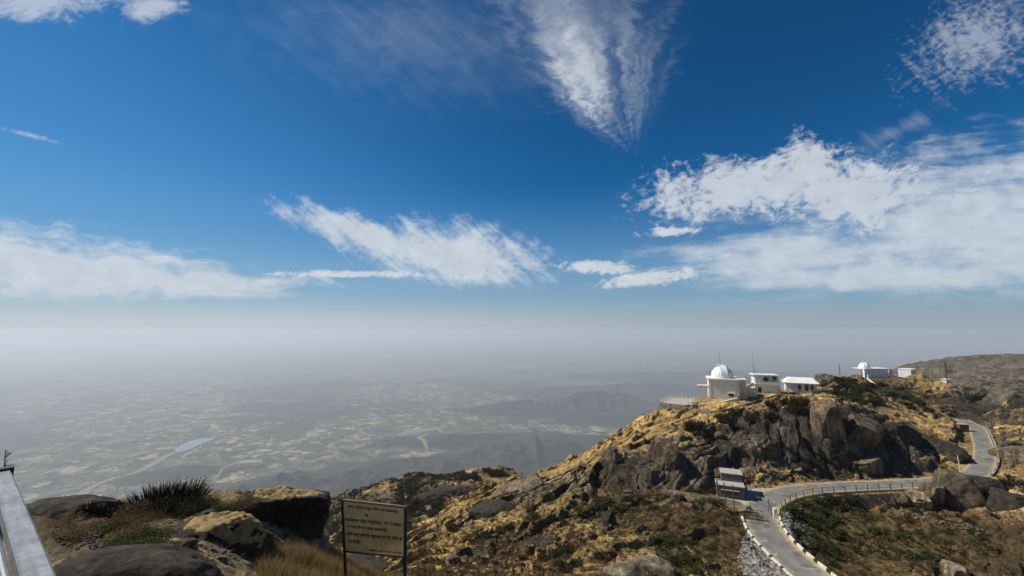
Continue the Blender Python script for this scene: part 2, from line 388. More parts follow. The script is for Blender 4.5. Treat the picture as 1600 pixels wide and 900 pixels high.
# the tall fan overhead: fibres run out from its lower tip
ax = U - 9.97; ay = 2.5 - V
wv = (n_flat - .5) * .22
th = g.m('ARCTAN2', ax, ay.max(.02)) + wv; rr = g.m('SQRT', ax * ax + ay * ay)
th2 = th - rr * .11
fib = g.noise(g.xyz(th2 * 2.6 + wv, rr * .28, 0.0), 2.0, 5, .58, .2); soft = n_puff
left_edge = g.ss(-1.28, -.82, th2 + (fib - .5) * .3 + (soft - .5) * .3)
right_edge = g.ss(.60, -.30, th + rr * .04 + (n_fine - .5) * .5 + (soft - .5) * .5)
bright = g.ss(-1.1, -.85, th2) * g.ss(-.35, -.82, th2)
body = g.ss(.0, 1.0, ay + (n_fine - .5) * .7)
c6 = left_edge * right_edge * body * (.08 + .50 * g.ss(.38, .68, fib * .75 + soft * .25) + .72 * bright * g.ss(.1, 1.3, ay)) * g.ss(4.2, 1.3, rr).max(.55)
c6 = (c6 * (.55 + .6 * g.ss(.30, .65, n_fine).max(g.ss(.6, 1.6, ay) * .8))).clamp() * .82
c7 = grow(ell(1530, 65, 170, 95, -20), n_diag * .4 + n_fine * .6, .9, 2.4, -.15) * .5
c8 = grow(ell(50, 2, 150, 38, 0).max(ell(235, 12, 70, 32, 0)), n_fine * .5 + n_puff * .5, .8, 1.8, .0) * .7
c9 = grow(ell(50, 212, 60, 6, 14, P), n_fine, .9, 1.2, -.1) * .5
c10 = grow(ell(1400, 200, 100, 26, -25), n_diag, 1.2, 1.4, -.1) * .25
c11 = grow(ell(640, 60, 380, 130, 8), n_diag * .5 + n_puff * .5, 2.0, 1.2, .05) * .26
cl = c1.max(c2).max(c3).max(c4 * .86).max(c5).max(c6).max(c7).max(c8).max(c9).max(c10)
cl = (cl + c11 * (1.0 - cl)).clamp()
shade = .74 + .34 * n_puff + .14 * n_flat
elv = dz
tint = g.mix(1.0, sky, SKY_TINT, 'MULTIPLY')
deep = g.node('ShaderNodeGamma', 0, {0: tint, 1: SKY_GAMMA})
ccol = g.mix(1.0, g.xyz(6.3, 6.8, 7.4), g.xyz(shade, shade, shade), 'MULTIPLY')
side = g.ss(-.75, .75, dx)
deep = g.mix(g.ss(.34, .03, elv) * .72, deep, g.xyz(1.9, 3.3, 4.9))
glow = g.ss(.15, -.85, dx) * g.ss(.75, .0, elv)
deep = g.mix(glow * .32, deep, g.xyz(2.2, 3.6, 5.0))
hcol = g.mix(side, g.xyz(5.2, 5.85, 6.45), g.xyz(3.2, 3.8, 4.45))
hz = (g.ss(.080, .006, elv) * .58 + g.ss(.20, .03, elv) * .36 + g.ss(.03, .008, elv) * .12).clamp()
fin = g.mix(hz, deep, hcol)
fin = g.mix(cl * g.ss(.02, .07, elv) * .95, fin, g.mix(hz * .35, ccol, hcol))
bg = g.n.new('ShaderNodeBackground'); g.put(bg.inputs[0], fin); bg.inputs[1].default_value = .1
ow = g.n.new('ShaderNodeOutputWorld'); g.l.new(bg.outputs[0], ow.inputs[0])
w.cycles.sampling_method = 'MANUAL'; w.cycles.sample_map_resolution = 512
# ------------------------------------------------------------------ materials
def mat(name, fn, rough=.9, spec=.3):
    m = bpy.data.materials.new(name); m.use_nodes = True; g = G(m.node_tree); b = m.node_tree.nodes['Principled BSDF']
    b.inputs['Roughness'].default_value = rough; b.inputs['Specular IOR Level'].default_value = spec
    r = fn(g, b)
    return m
def setc(g, b, c): g.put(b.inputs['Base Color'], c)
def bump(g, b, h, strength=.5, dist=.1):
    n = g.n.new('ShaderNodeBump'); n.inputs['Strength'].default_value = strength; n.inputs['Distance'].default_value = dist
    g.put(n.inputs['Height'], h); g.l.new(n.outputs[0], b.inputs['Normal'])
def pos(g): return g.node('ShaderNodeNewGeometry', 0)
def objc(g): return g.node('ShaderNodeTexCoord', 3)
def ramp(g, f, stops):
    n = g.n.new('ShaderNodeValToRGB'); cr = n.color_ramp
    while len(cr.elements) < len(stops): cr.elements.new(.5)
    for e, (p, c) in zip(cr.elements, stops): e.position = p; e.color = (*c, 1)
    g.put(n.inputs[0], f); return S(g, n.outputs[0])
def granite_col(g, p, k=1.0):
    a = g.noise(p, .35 * k, 6, .6); st = g.noise(g.mapping(p, (1, 1, .13)), 1.3 * k, 6, .65, .4); f = g.noise(p, 6 * k, 5, .7)
    c = ramp(g, a * .35 + st * .5 + f * .15, [(.37, (.020, .016, .012)), (.46, (.066, .052, .037)), (.55, (.16, .128, .090)), (.66, (.36, .295, .205))])
    return c, a, st, f
def f_terrain(g, b):
    p = pos(g); at_ = g.n.new('ShaderNodeAttribute'); at_.attribute_name = 'cover'
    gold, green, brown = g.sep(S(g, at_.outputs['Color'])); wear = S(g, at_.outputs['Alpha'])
    rc, a, st, f = granite_col(g, p)
    n1 = g.noise(p, .9, 7, .68); n2 = g.noise(p, 4.5, 5, .7); n3 = g.noise(p, .16, 5, .6)
    goldc = ramp(g, n1 * .5 + n2 * .5, [(.35, (.06, .042, .022)), (.45, (.22, .142, .055)), (.55, (.50, .335, .120)), (.66, (.68, .49, .21))])
    brownc = ramp(g, n2 * .6 + n1 * .4, [(.36, (.035, .022, .010)), (.5, (.11, .068, .028)), (.64, (.20, .135, .058))])
    greenc = ramp(g, n2 * .6 + n3 * .4, [(.35, (.014, .018, .007)), (.5, (.040, .045, .014)), (.66, (.085, .08, .028))])
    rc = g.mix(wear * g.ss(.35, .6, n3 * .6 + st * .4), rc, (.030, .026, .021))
    c = g.mix(g.ss(.42, .58, gold + (n1 - .5) * 1.1 + (n2 - .5) * .5), rc, goldc)
    c = g.mix(g.ss(.42, .58, brown + (n1 - .5) * .9 - (n2 - .5) * .9), c, brownc)
    c = g.mix(g.ss(.42, .58, green + (n3 - .5) * .9 + (n2 - .5) * .9), c, greenc)
    mot = g.noise(p, .06, 7, .72); c = g.mix(1.0, c, ramp(g, mot, [(.36, (.36, .36, .37)), (.5, (.95, .94, .92)), (.62, (1.5, 1.47, 1.4))]), 'MULTIPLY')
    setc(g, b, c); bump(g, b, n1 * .55 + n2 * .3 + f * .18 + st * .3 + mot * 2.5, 1.0, .5)
M = {}
M['terrain'] = mat('dry_hillside', f_terrain)
def f_ter_near(g, b):
    p = pos(g); at_ = g.n.new('ShaderNodeAttribute'); at_.attribute_name = 'cover'
    gold, green, brown = g.sep(S(g, at_.outputs['Color']))
    rc, a, st, f = granite_col(g, p, 3)
    n1 = g.noise(p, 3.5, 7, .68); n2 = g.noise(p, 22, 5, .7); n3 = g.noise(p, .8, 5, .6)
    goldc = ramp(g, n1 * .5 + n2 * .5, [(.35, (.05, .036, .020)), (.45, (.15, .105, .052)), (.56, (.29, .21, .105)), (.68, (.41, .32, .18))])
    brownc = ramp(g, n2 * .6 + n1 * .4, [(.36, (.03, .019, .009)), (.5, (.095, .06, .026)), (.64, (.18, .12, .055))])
    greenc = ramp(g, n2 * .6 + n3 * .4, [(.35, (.014, .018, .007)), (.5, (.036, .040, .013)), (.66, (.08, .075, .028))])
    c = g.mix(g.ss(.42, .58, gold + (n1 - .5) * 1.1 + (n2 - .5) * .5), rc, goldc)
    c = g.mix(g.ss(.42, .58, brown + (n1 - .5) * .9 - (n2 - .5) * .9), c, brownc)
    c = g.mix(g.ss(.42, .58, green + (n3 - .5) * .9 + (n2 - .5) * .9), c, greenc)
    setc(g, b, c); bump(g, b, n1 * .6 + n2 * .25 + f * .15, .9, .10)
M['terrain_near'] = mat('dry_ground', f_ter_near)
def f_plain(g, b):
    p = g.node('ShaderNodeVectorMath', 0, {0: pos(g), 3: .001}, operation='SCALE'); x, y, z = g.sep(p)
    q = g.xyz(x, y, 0.0)
    w1 = g.noise(q, .9, 4, .6, out=1); qw = g.node('ShaderNodeVectorMath', 0, {0: q, 1: g.node('ShaderNodeVectorMath', 0, {0: w1, 3: .35}, operation='SCALE')}, operation='ADD')
    vo = g.n.new('ShaderNodeTexVoronoi'); vo.distance = 'CHEBYCHEV'; vo.inputs['Scale'].default_value = 7.5; g.put(vo.inputs['Vector'], g.mapping(qw, (1, 1, 1), (0, 0, .5)))
    h = S(g, vo.outputs['Color']); h1, h2, h3 = g.sep(h)
    vo2 = g.n.new('ShaderNodeTexVoronoi'); vo2.feature = 'DISTANCE_TO_EDGE'; vo2.inputs['Scale'].default_value = 3.1; g.put(vo2.inputs['Vector'], qw)
    vo3 = g.n.new('ShaderNodeTexVoronoi'); vo3.distance = 'CHEBYCHEV'; vo3.inputs['Scale'].default_value = 19; g.put(vo3.inputs['Vector'], g.mapping(qw, (1, 1, 1), (0, 0, .2)))
    k1, k2, k3 = g.sep(S(g, vo3.outputs['Color']))
    big = g.noise(q, .33, 5, .6); mid = g.noise(q, 1.4, 6, .65); fine = g.noise(q, 14, 5, .75); dots = g.noise(q, 45, 3, .7)
    fc = ramp(g, h1 * .55 + k1 * .45, [(.15, (.035, .045, .028)), (.38, (.07, .072, .05)), (.52, (.125, .11, .08)), (.68, (.22, .185, .135)), (.84, (.40, .33, .24))])
    fc = g.mix(g.ss(.62, .72, h2) * .7, fc, (.07, .11, .045))
    tree = g.ss(.55, .66, fine + (mid - .5) * .3).max(g.ss(.035, .01, S(g, vo2.outputs[0]) + (fine - .5) * .03) * .85).max(g.ss(.6, .68, dots) * .6)
    fc = g.mix(tree, fc, (.040, .048, .028))
    scrub = ramp(g, mid * .5 + fine * .5, [(.38, (.022, .024, .018)), (.6, (.075, .068, .048))])
    edge_ = g.ss(.05, .015, S(g, vo2.outputs[0]) + (fine - .5) * .03)
    fc = g.mix(g.ss(.72, .76, dots) * g.ss(.52, .62, g.noise(q, .8, 2, .5)), fc, (.62, .60, .56))
    c = g.mix(g.ss(.50, .57, big + (mid - .5) * .45 + g.ss(-1.399, -1.34, z) * .5), fc, scrub)
    setc(g, b, c); bump(g, b, fine, .5, 12)
M['plain'] = mat('farmed_plain', f_plain, 1.0, .1)
def f_granite(k, mul=(1, 1, 1)):
    def f(g, b):
        p = objc(g); rc, a, st, fi = granite_col(g, p, k); ob = g.node('ShaderNodeObjectInfo', 5)
        li = g.noise(p, 2.2 * k, 6, .7)
        c = g.mix(g.ss(.56, .66, li) * .6, rc, (.30, .27, .22))
        c = g.mix(1.0, c, g.xyz(ob * .35 + .8, ob * .33 + .8, ob * .3 + .78), 'MULTIPLY'); c = g.mix(1.0, c, mul, 'MULTIPLY')
        setc(g, b, c); bump(g, b, st * .4 + fi * .2 + a * .3 + li * .3, .8, .22 / k)
    return f
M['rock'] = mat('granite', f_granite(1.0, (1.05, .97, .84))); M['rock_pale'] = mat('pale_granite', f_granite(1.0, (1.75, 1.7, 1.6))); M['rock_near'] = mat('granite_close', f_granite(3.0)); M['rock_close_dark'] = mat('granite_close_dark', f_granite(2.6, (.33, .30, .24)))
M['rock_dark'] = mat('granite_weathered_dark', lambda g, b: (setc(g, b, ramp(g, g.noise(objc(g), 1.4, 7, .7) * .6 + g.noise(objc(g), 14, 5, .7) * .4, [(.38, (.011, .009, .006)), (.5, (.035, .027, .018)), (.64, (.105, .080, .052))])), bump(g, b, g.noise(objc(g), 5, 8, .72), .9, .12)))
def plain_mat(name, c, rough=.85, spec=.3, var=.12, sc=2.0, metal=0, bmp=0):
    def f(g, b):
        n = g.noise(objc(g), sc, 6, .65); lo = tuple(v * (1 - var * 2.2) for v in c); hi = tuple(min(1, v * (1 + var)) for v in c)
        setc(g, b, ramp(g, n, [(.3, lo), (.55, c), (.75, hi)])); b.inputs['Metallic'].default_value = metal
        if bmp: bump(g, b, g.noise(objc(g), sc * 8, 4, .6), .5, bmp)
    return mat(name, f, rough, spec)
M['white'] = plain_mat('white_paint', (.78, .76, .70), .7, .3, .13, .9)
M['dome'] = plain_mat('white_dome_paint', (.84, .85, .86), .45, .5, .05, 1.0)
M['plaster'] = plain_mat('grey_plaster', (.68, .655, .58), .95, .2, .14, 1.6, 0, .01)
M['cream'] = plain_mat('cream_paint', (.74, .68, .50), .8, .3, .08, 1.5)
M['yellow'] = plain_mat('yellow_paint', (.62, .48, .16), .8)
M['dark'] = plain_mat('dark_opening', (.018, .018, .020), .4, .5, .1)
M['steel_dark'] = plain_mat('dark_steel', (.035, .033, .032), .55, .4, .2, 8)
M['concrete'] = plain_mat('concrete', (.42, .39, .34), .95, .2, .16, 2.5, 0, .01)
M['slate'] = plain_mat('grey_sheet', (.20, .22, .23), .7, .3, .1)
M['red'] = plain_mat('red_paint', (.20, .075, .05), .8)
M['brownwood'] = plain_mat('brown_wood', (.16, .085, .045), .8, .3, .2, 4)
M['black'] = plain_mat('black_paint', (.022, .022, .022), .6, .4, .2, 6)
M['kerb_white'] = plain_mat('kerb_white', (.70, .67, .58), .9, .2, .2, 3)
M['wood_pole'] = plain_mat('weathered_pole', (.05, .042, .036), .9, .2, .2, 3)
def f_steel(g, b):
    o = objc(g); n = g.noise(g.mapping(o, (30, 1.5, 30)), 1.0, 7, .7); n2 = g.noise(o, 7, 6, .7); n3 = g.noise(g.mapping(o, (1, 9, 1)), 5, 4, .6)
    setc(g, b, ramp(g, n * .35 + n2 * .35 + n3 * .3, [(.36, (.10, .105, .115)), (.5, (.20, .205, .22)), (.64, (.33, .335, .35))]))
    b.inputs['Metallic'].default_value = .35; g.put(b.inputs['Roughness'], .38 + n2 * .3); bump(g, b, n, .25, .003)
M['rail'] = mat('brushed_steel', f_steel, .5, .5)
def f_road(g, b):
    p = pos(g); n = g.noise(p, .35, 5, .6); f = g.noise(p, 9, 6, .75); s_ = g.noise(p, .9, 6, .7, .6)
    at_ = g.n.new('ShaderNodeAttribute'); at_.attribute_name = 'edge'; e = S(g, at_.outputs['Fac'])
    c = ramp(g, n * .55 + f * .45, [(.34, (.115, .108, .098)), (.5, (.19, .178, .158)), (.66, (.29, .27, .235))])
    c = g.mix(g.ss(.54, .70, s_) * .75, c, (.40, .37, .31)); c = g.mix(g.ss(.60, .64, g.noise(p, .5, 3, .5)) * .55, c, (.085, .08, .072)); c = g.mix(g.ss(.012, .0, (g.noise(p, .8, 5, .7) - .5).abs()) * .5, c, (.05, .047, .042))
    c = g.mix(g.ss(.60, .95, e + (s_ - .5) * .9), c, (.42, .32, .17))
    setc(g, b, c); bump(g, b, f, .5, .02)
M['road'] = mat('worn_asphalt', f_road, .95, .2)
def f_masonry(sx, c0, c1, mort):
    def f(g, b):
        o = objc(g); x, y, z = g.sep(o)
        br = g.n.new('ShaderNodeTexBrick'); g.put(br.inputs['Vector'], g.xyz(x + y, z, 0.0)); br.inputs['Scale'].default_value = sx
        br.inputs['Color1'].default_value = (*c0, 1); br.inputs['Color2'].default_value = (*c1, 1); br.inputs['Mortar'].default_value = (*mort, 1); br.inputs['Mortar Size'].default_value = .03
        n = g.noise(o, 3, 6, .7)
        setc(g, b, g.mix(1.0, S(g, br.outputs[0]), g.mix(n, (.55, .55, .55), (1.35, 1.33, 1.3)), 'MULTIPLY')); bump(g, b, S(g, br.outputs[1]) * -1.0 + n * .4, .8, .03)
    return f
M['masonry'] = mat('stone_masonry', f_masonry(1.6, (.20, .175, .145), (.13, .115, .10), (.09, .085, .075)), .95)
M['rubble_wall'] = mat('rubble_wall', f_masonry(.9, (.40, .36, .28), (.24, .21, .17), (.10, .09, .07)), .95)
def f_cobble(g, b):
    ob = g.node('ShaderNodeNewGeometry', 8); n = g.noise(pos(g), 6, 5, .7)
    setc(g, b, ramp(g, ob * .6 + n * .4, [(.2, (.09, .083, .072)), (.5, (.20, .185, .16)), (.8, (.36, .34, .30))]))
M['cobble'] = mat('pale_stones', f_cobble)
def leaf_mat(name, c0, c1, c2, tr=.25):
    def f(g, b):
        ri = g.node('ShaderNodeNewGeometry', 8); ob = g.node('ShaderNodeObjectInfo', 5)
        c = ramp(g, ri * .75 + ob * .25, [(.12, c0), (.5, c1), (.9, c2)]); setc(g, b, c)
        t = g.n.new('ShaderNodeBsdfTranslucent'); g.put(t.inputs[0], c); mx = g.n.new('ShaderNodeMixShader'); mx.inputs[0].default_value = tr
        g.l.new(b.outputs[0], mx.inputs[1]); g.l.new(t.outputs[0], mx.inputs[2]); g.l.new(mx.outputs[0], g.n['Material Output'].inputs[0])
    return mat(name, f, .8, .15)
M['leaf_green'] = leaf_mat('green_leaves', (.016, .021, .007), (.045, .052, .016), (.13, .125, .04))
M['leaf_dark'] = leaf_mat('dark_leaves', (.011, .013, .006), (.030, .031, .013), (.085, .075, .034))
M['leaf_dry'] = leaf_mat('dry_brown_leaves', (.05, .032, .014), (.12, .078, .032), (.23, .16, .07))
M['grass'] = leaf_mat('dry_grass', (.13, .082, .032), (.26, .17, .068), (.42, .30, .14), .3)
M['grassmat'] = plain_mat('dry_moss', (.34, .245, .11), .95, .1, .25, 9, 0, .04)
M['twig'] = plain_mat('twigs', (.07, .055, .04), .9)
M['sign_face'] = None
def f_sign(g, b):
    o = objc(g); n = g.noise(o, 3, 6, .65); sp = g.noise(o, 16, 3, .6)
    c = ramp(g, n, [(.3, (.68, .47, .17)), (.5, (.86, .62, .25)), (.7, (.92, .70, .32))])
    c = g.mix(g.ss(.70, .735, sp), c, (.12, .045, .02)); setc(g, b, c)
M['sign_face'] = mat('sign_yellow_paint', f_sign, .6, .4)
M['rust'] = plain_mat('rusty_brown_metal', (.20, .12, .095), .7, .4, .25, 9)
def f_lake(g, b): setc(g, b, (.20, .24, .26)); bump(g, b, g.noise(pos(g), .02, 3), .1, .3)
M['lake'] = mat('lake_water', f_lake, .35, .5)
M['sand'] = plain_mat('river_sand', (.24, .215, .165), .95, .1, .1, .01)
# ------------------------------------------------------------------ the ground: two sheets, mountain and plain
NA, NQ = GX.shape
pxg, pyg = proj(GX, GY, GZ)
def blobs(lst):
    m = np.zeros(GX.shape)
    for (cx, cy, rx, ry, rot, wgt) in lst:
        c, s_ = math.cos(R(rot)), math.sin(R(rot)); x = pxg - cx; y = pyg - cy
        d = ((x * c + y * s_) / rx)**2 + ((y * c - x * s_) / ry)**2
        m = m + wgt * np.exp(-d * 1.2)
    return m
dzr = np.gradient(GZ, axis=1) / np.gradient(GR, axis=1); dza = np.gradient(GZ, axis=0) / (np.gradient(GA, axis=0) * GR)
slope = np.hypot(dzr, dza); low = fbm2(GX / 20, GY / 20, 201, 4); lown = fbm2(GX / 1.6, GY / 1.6, 203, 4)
far_ = sstep(300, 480, GR)
gold = .74 - .62 * sstep(.75, 1.5, slope) + .25 * low
gold += blobs([(1000,680,130,22,-25,.5),(860,735,120,14,-22,.7),(700,800,90,22,-25,.5),(720,850,130,45,-20,.45),(880,850,110,30,-12,.3),(1130,640,80,14,-8,.5),(1260,625,60,8,0,.4),(900,880,70,22,0,.5),(1420,650,60,12,25,.4),(1490,680,50,10,15,.4),(980,884,60,16,0,.5),
  (820,770,90,22,-22,-.55),(1030,740,110,40,0,-.7),(1180,690,60,40,0,-.45),(1330,690,170,55,5,-.62),(1520,640,50,30,30,-.8),(1340,605,70,14,0,-.1),(1300,650,60,30,0,-.4),(1060,790,60,14,0,.15),
  (130,855,60,30,0,-.4),(300,815,70,22,0,.1),(110,800,80,22,0,-.6),(130,850,70,30,0,-.5),(200,800,60,30,0,-.35),(380,800,60,14,0,-.2)])
green = -.22 + .22 * low - .5 * far_
green += blobs([(960,790,80,26,0,.60),(1130,780,70,14,0,.8),(1400,840,260,75,0,.55),(1260,810,50,50,30,.3),(1060,870,80,35,20,.45),(1340,610,70,22,0,.55),(1430,615,80,30,15,.65),(560,800,120,26,-15,.45),(650,800,60,20,-20,.45),(500,850,40,40,0,.4),(700,775,50,20,0,.2),
  (1060,690,40,18,0,.3),(1150,655,60,18,0,.25),(880,820,60,20,0,.2),(250,850,100,40,0,.22),(200,800,80,22,0,.35),(330,895,120,30,0,.35)])
brown = .24 + .35 * fbm2(GX / 9, GY / 9, 207, 4)
brown += blobs([(870,820,130,40,-10,.35),(1100,830,90,45,0,.5),(1400,850,280,80,0,.75),(780,870,120,30,-20,.15),(1300,610,60,16,0,.3),(600,790,100,30,0,.25),(130,820,60,22,0,.6),(150,835,100,45,0,.6),(100,800,80,20,0,.6),(1440,640,50,16,25,.3),(1390,600,110,22,8,.35),(860,735,120,14,-22,-.5),(1000,680,130,20,-25,-.4)])
brown = brown * (1 - .8 * far_); gold = gold * (1 - far_) + far_ * (-.12 + .9 * fbm2(GX / 26, GY / 26, 209, 5)); green = green * (1 - far_) + far_ * (-.3 + .9 * fbm2(GX / 14, GY / 14, 210, 5))
spur = sstep(150, 175, GR) * (1 - sstep(330, 380, GR)) * (1 - sstep(.2, .3, GA)); gold = gold - .12 * spur; green = green + spur * (.20 + 1.1 * fbm2(GX / 18, GY / 18, 212, 4)); brown = brown + .15 * spur
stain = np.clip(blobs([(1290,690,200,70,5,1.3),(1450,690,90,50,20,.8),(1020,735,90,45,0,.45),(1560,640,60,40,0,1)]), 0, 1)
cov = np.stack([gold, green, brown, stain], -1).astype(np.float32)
def ground_mesh(name, j0, j1, m):
    V_ = np.stack([GX[:, j0:j1], GY[:, j0:j1], GZ[:, j0:j1]], -1).reshape(-1, 3); n1 = j1 - j0
    i, j = np.meshgrid(np.arange(NA - 1), np.arange(n1 - 1), indexing='ij'); q = (i * n1 + j).ravel()
    me = mesh_np(name, V_, np.stack([q, q + n1, q + n1 + 1, q + 1], -1))
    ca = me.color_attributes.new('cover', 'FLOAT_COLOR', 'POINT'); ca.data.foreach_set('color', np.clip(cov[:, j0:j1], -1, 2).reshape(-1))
    return tag(link(name, me, m), kind='structure')
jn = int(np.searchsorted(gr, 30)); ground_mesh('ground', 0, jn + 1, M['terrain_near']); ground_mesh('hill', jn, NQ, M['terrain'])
# coarse mountain behind the camera and to its sides
def fan(name, a_list, r_list, zf, m):
    A, Q = np.meshgrid(a_list, r_list, indexing='ij'); X = Q * np.sin(A); Y = Q * np.cos(A); Z = zf(X, Y, Q, A); n1 = len(r_list)
    i, j = np.meshgrid(np.arange(len(a_list) - 1), np.arange(n1 - 1), indexing='ij'); q = (i * n1 + j).ravel()
    me = mesh_np(name, np.stack([X, Y, Z], -1).reshape(-1, 3), np.stack([q, q + n1, q + n1 + 1, q + 1], -1)); return me, A.size
ea, eb = GZ[-1], GZ[0]
def z_back(X, Y, Q, A):
    k = (A - ga[-1]) / (2 * math.pi - (ga[-1] - ga[0])); z0 = np.interp(np.log(Q), gq, GZ[-1]); z1 = np.interp(np.log(Q), gq, GZ[0])
    return z0 * (1 - k) + z1 * k + np.sin(k * math.pi) * (fbm2(X / 30, Y / 30, 5, 4) * np.minimum(Q * .05, 8))
me, nn = fan('mountain', np.linspace(ga[-1], ga[0] + 2 * math.pi, 60), gr[::12].tolist() + [1500.], z_back, None)
ca = me.color_attributes.new('cover', 'FLOAT_COLOR', 'POINT'); ca.data.foreach_set('color', np.tile([.5, .1, .4, 1], nn).astype(np.float32))
tag(link('mountain', me, M['terrain']), kind='structure')
PZ = -1400.0
def hp(px, py):   # point on the plain
    x, y, z = at_z(px, py, PZ); return x, y
hills = []        # plain hills: x, y, length, width, angle, height
def phill(px, py, L, Wd, ang, h): x, y = hp(px, py); hills.append((x, y, L, Wd, R(ang), h))
phill(480, 778, 1150, 480, 20, 250); phill(370, 792, 800, 360, 30, 150); phill(280, 745, 500, 200, 20, 110); phill(560, 775, 600, 300, 20, 150); phill(650, 745, 900, 420, 15, 170)
phill(800, 727, 650, 430, 0, 300); phill(850, 712, 500, 350, 20, 230); phill(735, 742, 500, 300, -10, 150); phill(770, 690, 1300, 300, 4, 110); phill(730, 745, 1200, 500, 0, 120)
phill(830, 642, 900, 350, 0, 240); phill(935, 636, 1100, 500, 10, 330); phill(880, 643, 700, 350, 0, 280); phill(1040, 612, 2600, 900, 0, 190); phill(1130, 590, 3500, 1200, 0, 230); phill(1000, 655, 1500, 500, 0, 120)
phill(1200, 640, 1500, 900, 0, 200); phill(1000, 700, 900, 500, 0, 130)
def z_plain(X, Y, Q, A):
    z = PZ + 8 * fbm2(X / 900, Y / 900, 301, 4); zz = np.full(X.shape, -1e9)
    rg = ridge2(X / 420, Y / 420, 303, 6); rg2 = fbm2(X / 500, Y / 500, 305, 4); acc = np.zeros(X.shape)
    for (cx, cy, L, Wd, an, h) in hills:
        c, s_ = math.cos(an), math.sin(an); dx = X - cx; dy = Y - cy
        d = ((dx * c + dy * s_) / L)**2 + ((dy * c - dx * s_) / Wd)**2
        m = np.exp(-d * 1.1) * h; acc = np.maximum(acc, m)
    z = z + acc * (.62 + .42 * rg + .35 * rg2)
    edge = np.interp(A, ga, GZ[:, -1], period=2 * math.pi)
    fl = edge - .5 * (Q - 1500) + 40 * ridge2(X / 300, Y / 300, 311, 5) * sstep(1500, 1900, Q)
    return np.maximum(z, fl)
az_all = np.concatenate([np.linspace(R(-54), R(54), 760), np.linspace(R(56), R(304), 60)]); az_all = np.append(az_all, R(306))
rl = np.concatenate([logs(1495, 3200, 70), logs(3200, 13000, 420), logs(13000, 60000, 60), [60000.]])
me, nn = fan('plain', az_all, rl, z_plain, None); tag(link('plain', me, M['plain']), kind='structure')
# lake, river bed and roads of the plain
def plain_z(x, y): 
    x = np.atleast_1d(x); y = np.atleast_1d(y); return z_plain(x, y, np.hypot(x, y), np.arctan2(x, y))
def sheet(name, pts, m, dz=2.0, kind='structure'):
    P2 = [hp(*p) for p in pts]; b = bmesh.new(); vs = [b.verts.new((x, y, PZ + 8 + dz)) for x, y in P2]; b.faces.new(vs)
    me = bpy.data.meshes.new(name); b.to_mesh(me); b.free(); return tag(link(name, me, m), kind=kind)
sheet('lake', [(272,704),(283,697),(296,690),(318,686),(336,686),(326,691),(312,696),(300,702),(286,707),(276,708)], M['lake'])
def ribbon(name, pts, wd, m, zf, close=False):
    P_ = catmull(np.array(pts, float), 8) if len(pts) > 2 else np.array(pts, float)
    d = np.gradient(P_[:, :2], axis=0); n = np.stack([-d[:, 1], d[:, 0]], -1); n /= np.linalg.norm(n, axis=1)[:, None] + 1e-9
    wd = np.interp(np.linspace(0, 1, len(P_)), np.linspace(0, 1, len(wd)), wd) if hasattr(wd, '__len__') else np.full(len(P_), wd)
    ts = np.linspace(-1, 1, 7); V_ = []; 
    for k in range(len(P_)):
        for t in ts: x, y = P_[k, :2] + n[k] * wd[k] * t; V_.append((x, y, 0))
    V_ = np.array(V_); V_[:, 2] = zf(V_, np.repeat(P_[:, 2], 7))
    i, j = np.meshgrid(np.arange(len(P_) - 1), np.arange(6), indexing='ij'); q = (i * 7 + j).ravel()
    me = mesh_np(name, V_, np.stack([q, q + 7, q + 8, q + 1], -1)); a = me.attributes.new('edge', 'FLOAT', 'POINT'); a.data.foreach_set('value', np.tile(np.abs(ts), len(P_)).astype(np.float32))
    return tag(link(name, me, m), kind='structure')
def prib(name, px, wd, m): return ribbon(name, [(*hp(*p), 0) for p in px], wd, m, lambda V_, z: plain_z(V_[:, 0], V_[:, 1]) + 6)
prib('river', [(150,800),(128,785),(135,768),(175,752),(215,738),(245,722),(262,712),(280,706)], [26, 40, 30, 45, 30], M['sand'])
prib('river', [(330,686),(345,680),(380,676)], [30, 15, 10], M['sand'])
if 0: prib('river', [(200,745),(250,735),(300,718),(360,706),(400,700),(420,692)], [12, 26, 34, 14], M['sand'])
prib('road', [(318,774),(326,764),(338,750),(350,738),(362,728),(380,716),(395,708),(412,697)], 13, M['sand'])
prib('road', [(668,705),(662,696),(655,690),(662,683),(668,678)], [20, 34, 24], M['sand'])
prib('river', [(622,682),(640,676),(665,672),(690,670)], [60, 110, 60], M['sand'])
# the surfaced mountain road and the paved apron by the hut
ribbon('road', rp, [ROADW] * 13 + [2.3, 2.05, 1.85, 1.75, 1.75, 1.75, 1.7], M['road'], lambda V_, z: z + .02)
ap = [at_z(*p, -28.79)[:2] for p in [(1118,786),(1168,797),(1192,800),(1225,775),(1222,763),(1180,762),(1165,758),(1120,772)]]
b_ = bmesh.new(); b_.faces.new([b_.verts.new((x, y, -28.795)) for x, y in ap]); me = bpy.data.meshes.new('pavement'); b_.to_mesh(me); b_.free(); tag(link('pavement', me, M['concrete']), kind='structure')
# haze: the dusty air of the whole scene
hm = bpy.data.materials.new('dusty_air'); hm.use_nodes = True; hm.node_tree.nodes.clear()
pv = hm.node_tree.nodes.new('ShaderNodeVolumePrincipled'); pv.inputs['Color'].default_value = HAZE_COL; pv.inputs['Density'].default_value = HAZE_D; pv.inputs['Anisotropy'].default_value = .22
oo = hm.node_tree.nodes.new('ShaderNodeOutputMaterial'); hm.node_tree.links.new(pv.outputs[0], oo.inputs['Volume'])
tag(MB().box(-61000, 61000, -61000, 61000, PZ - 40, 22).build('haze', hm), kind='stuff')
scene.cycles.use_denoising = True; scene.cycles.max_bounces = 6; scene.cycles.diffuse_bounces = 3; scene.cycles.volume_bounces = 1; scene.cycles.transparent_max_bounces = 8
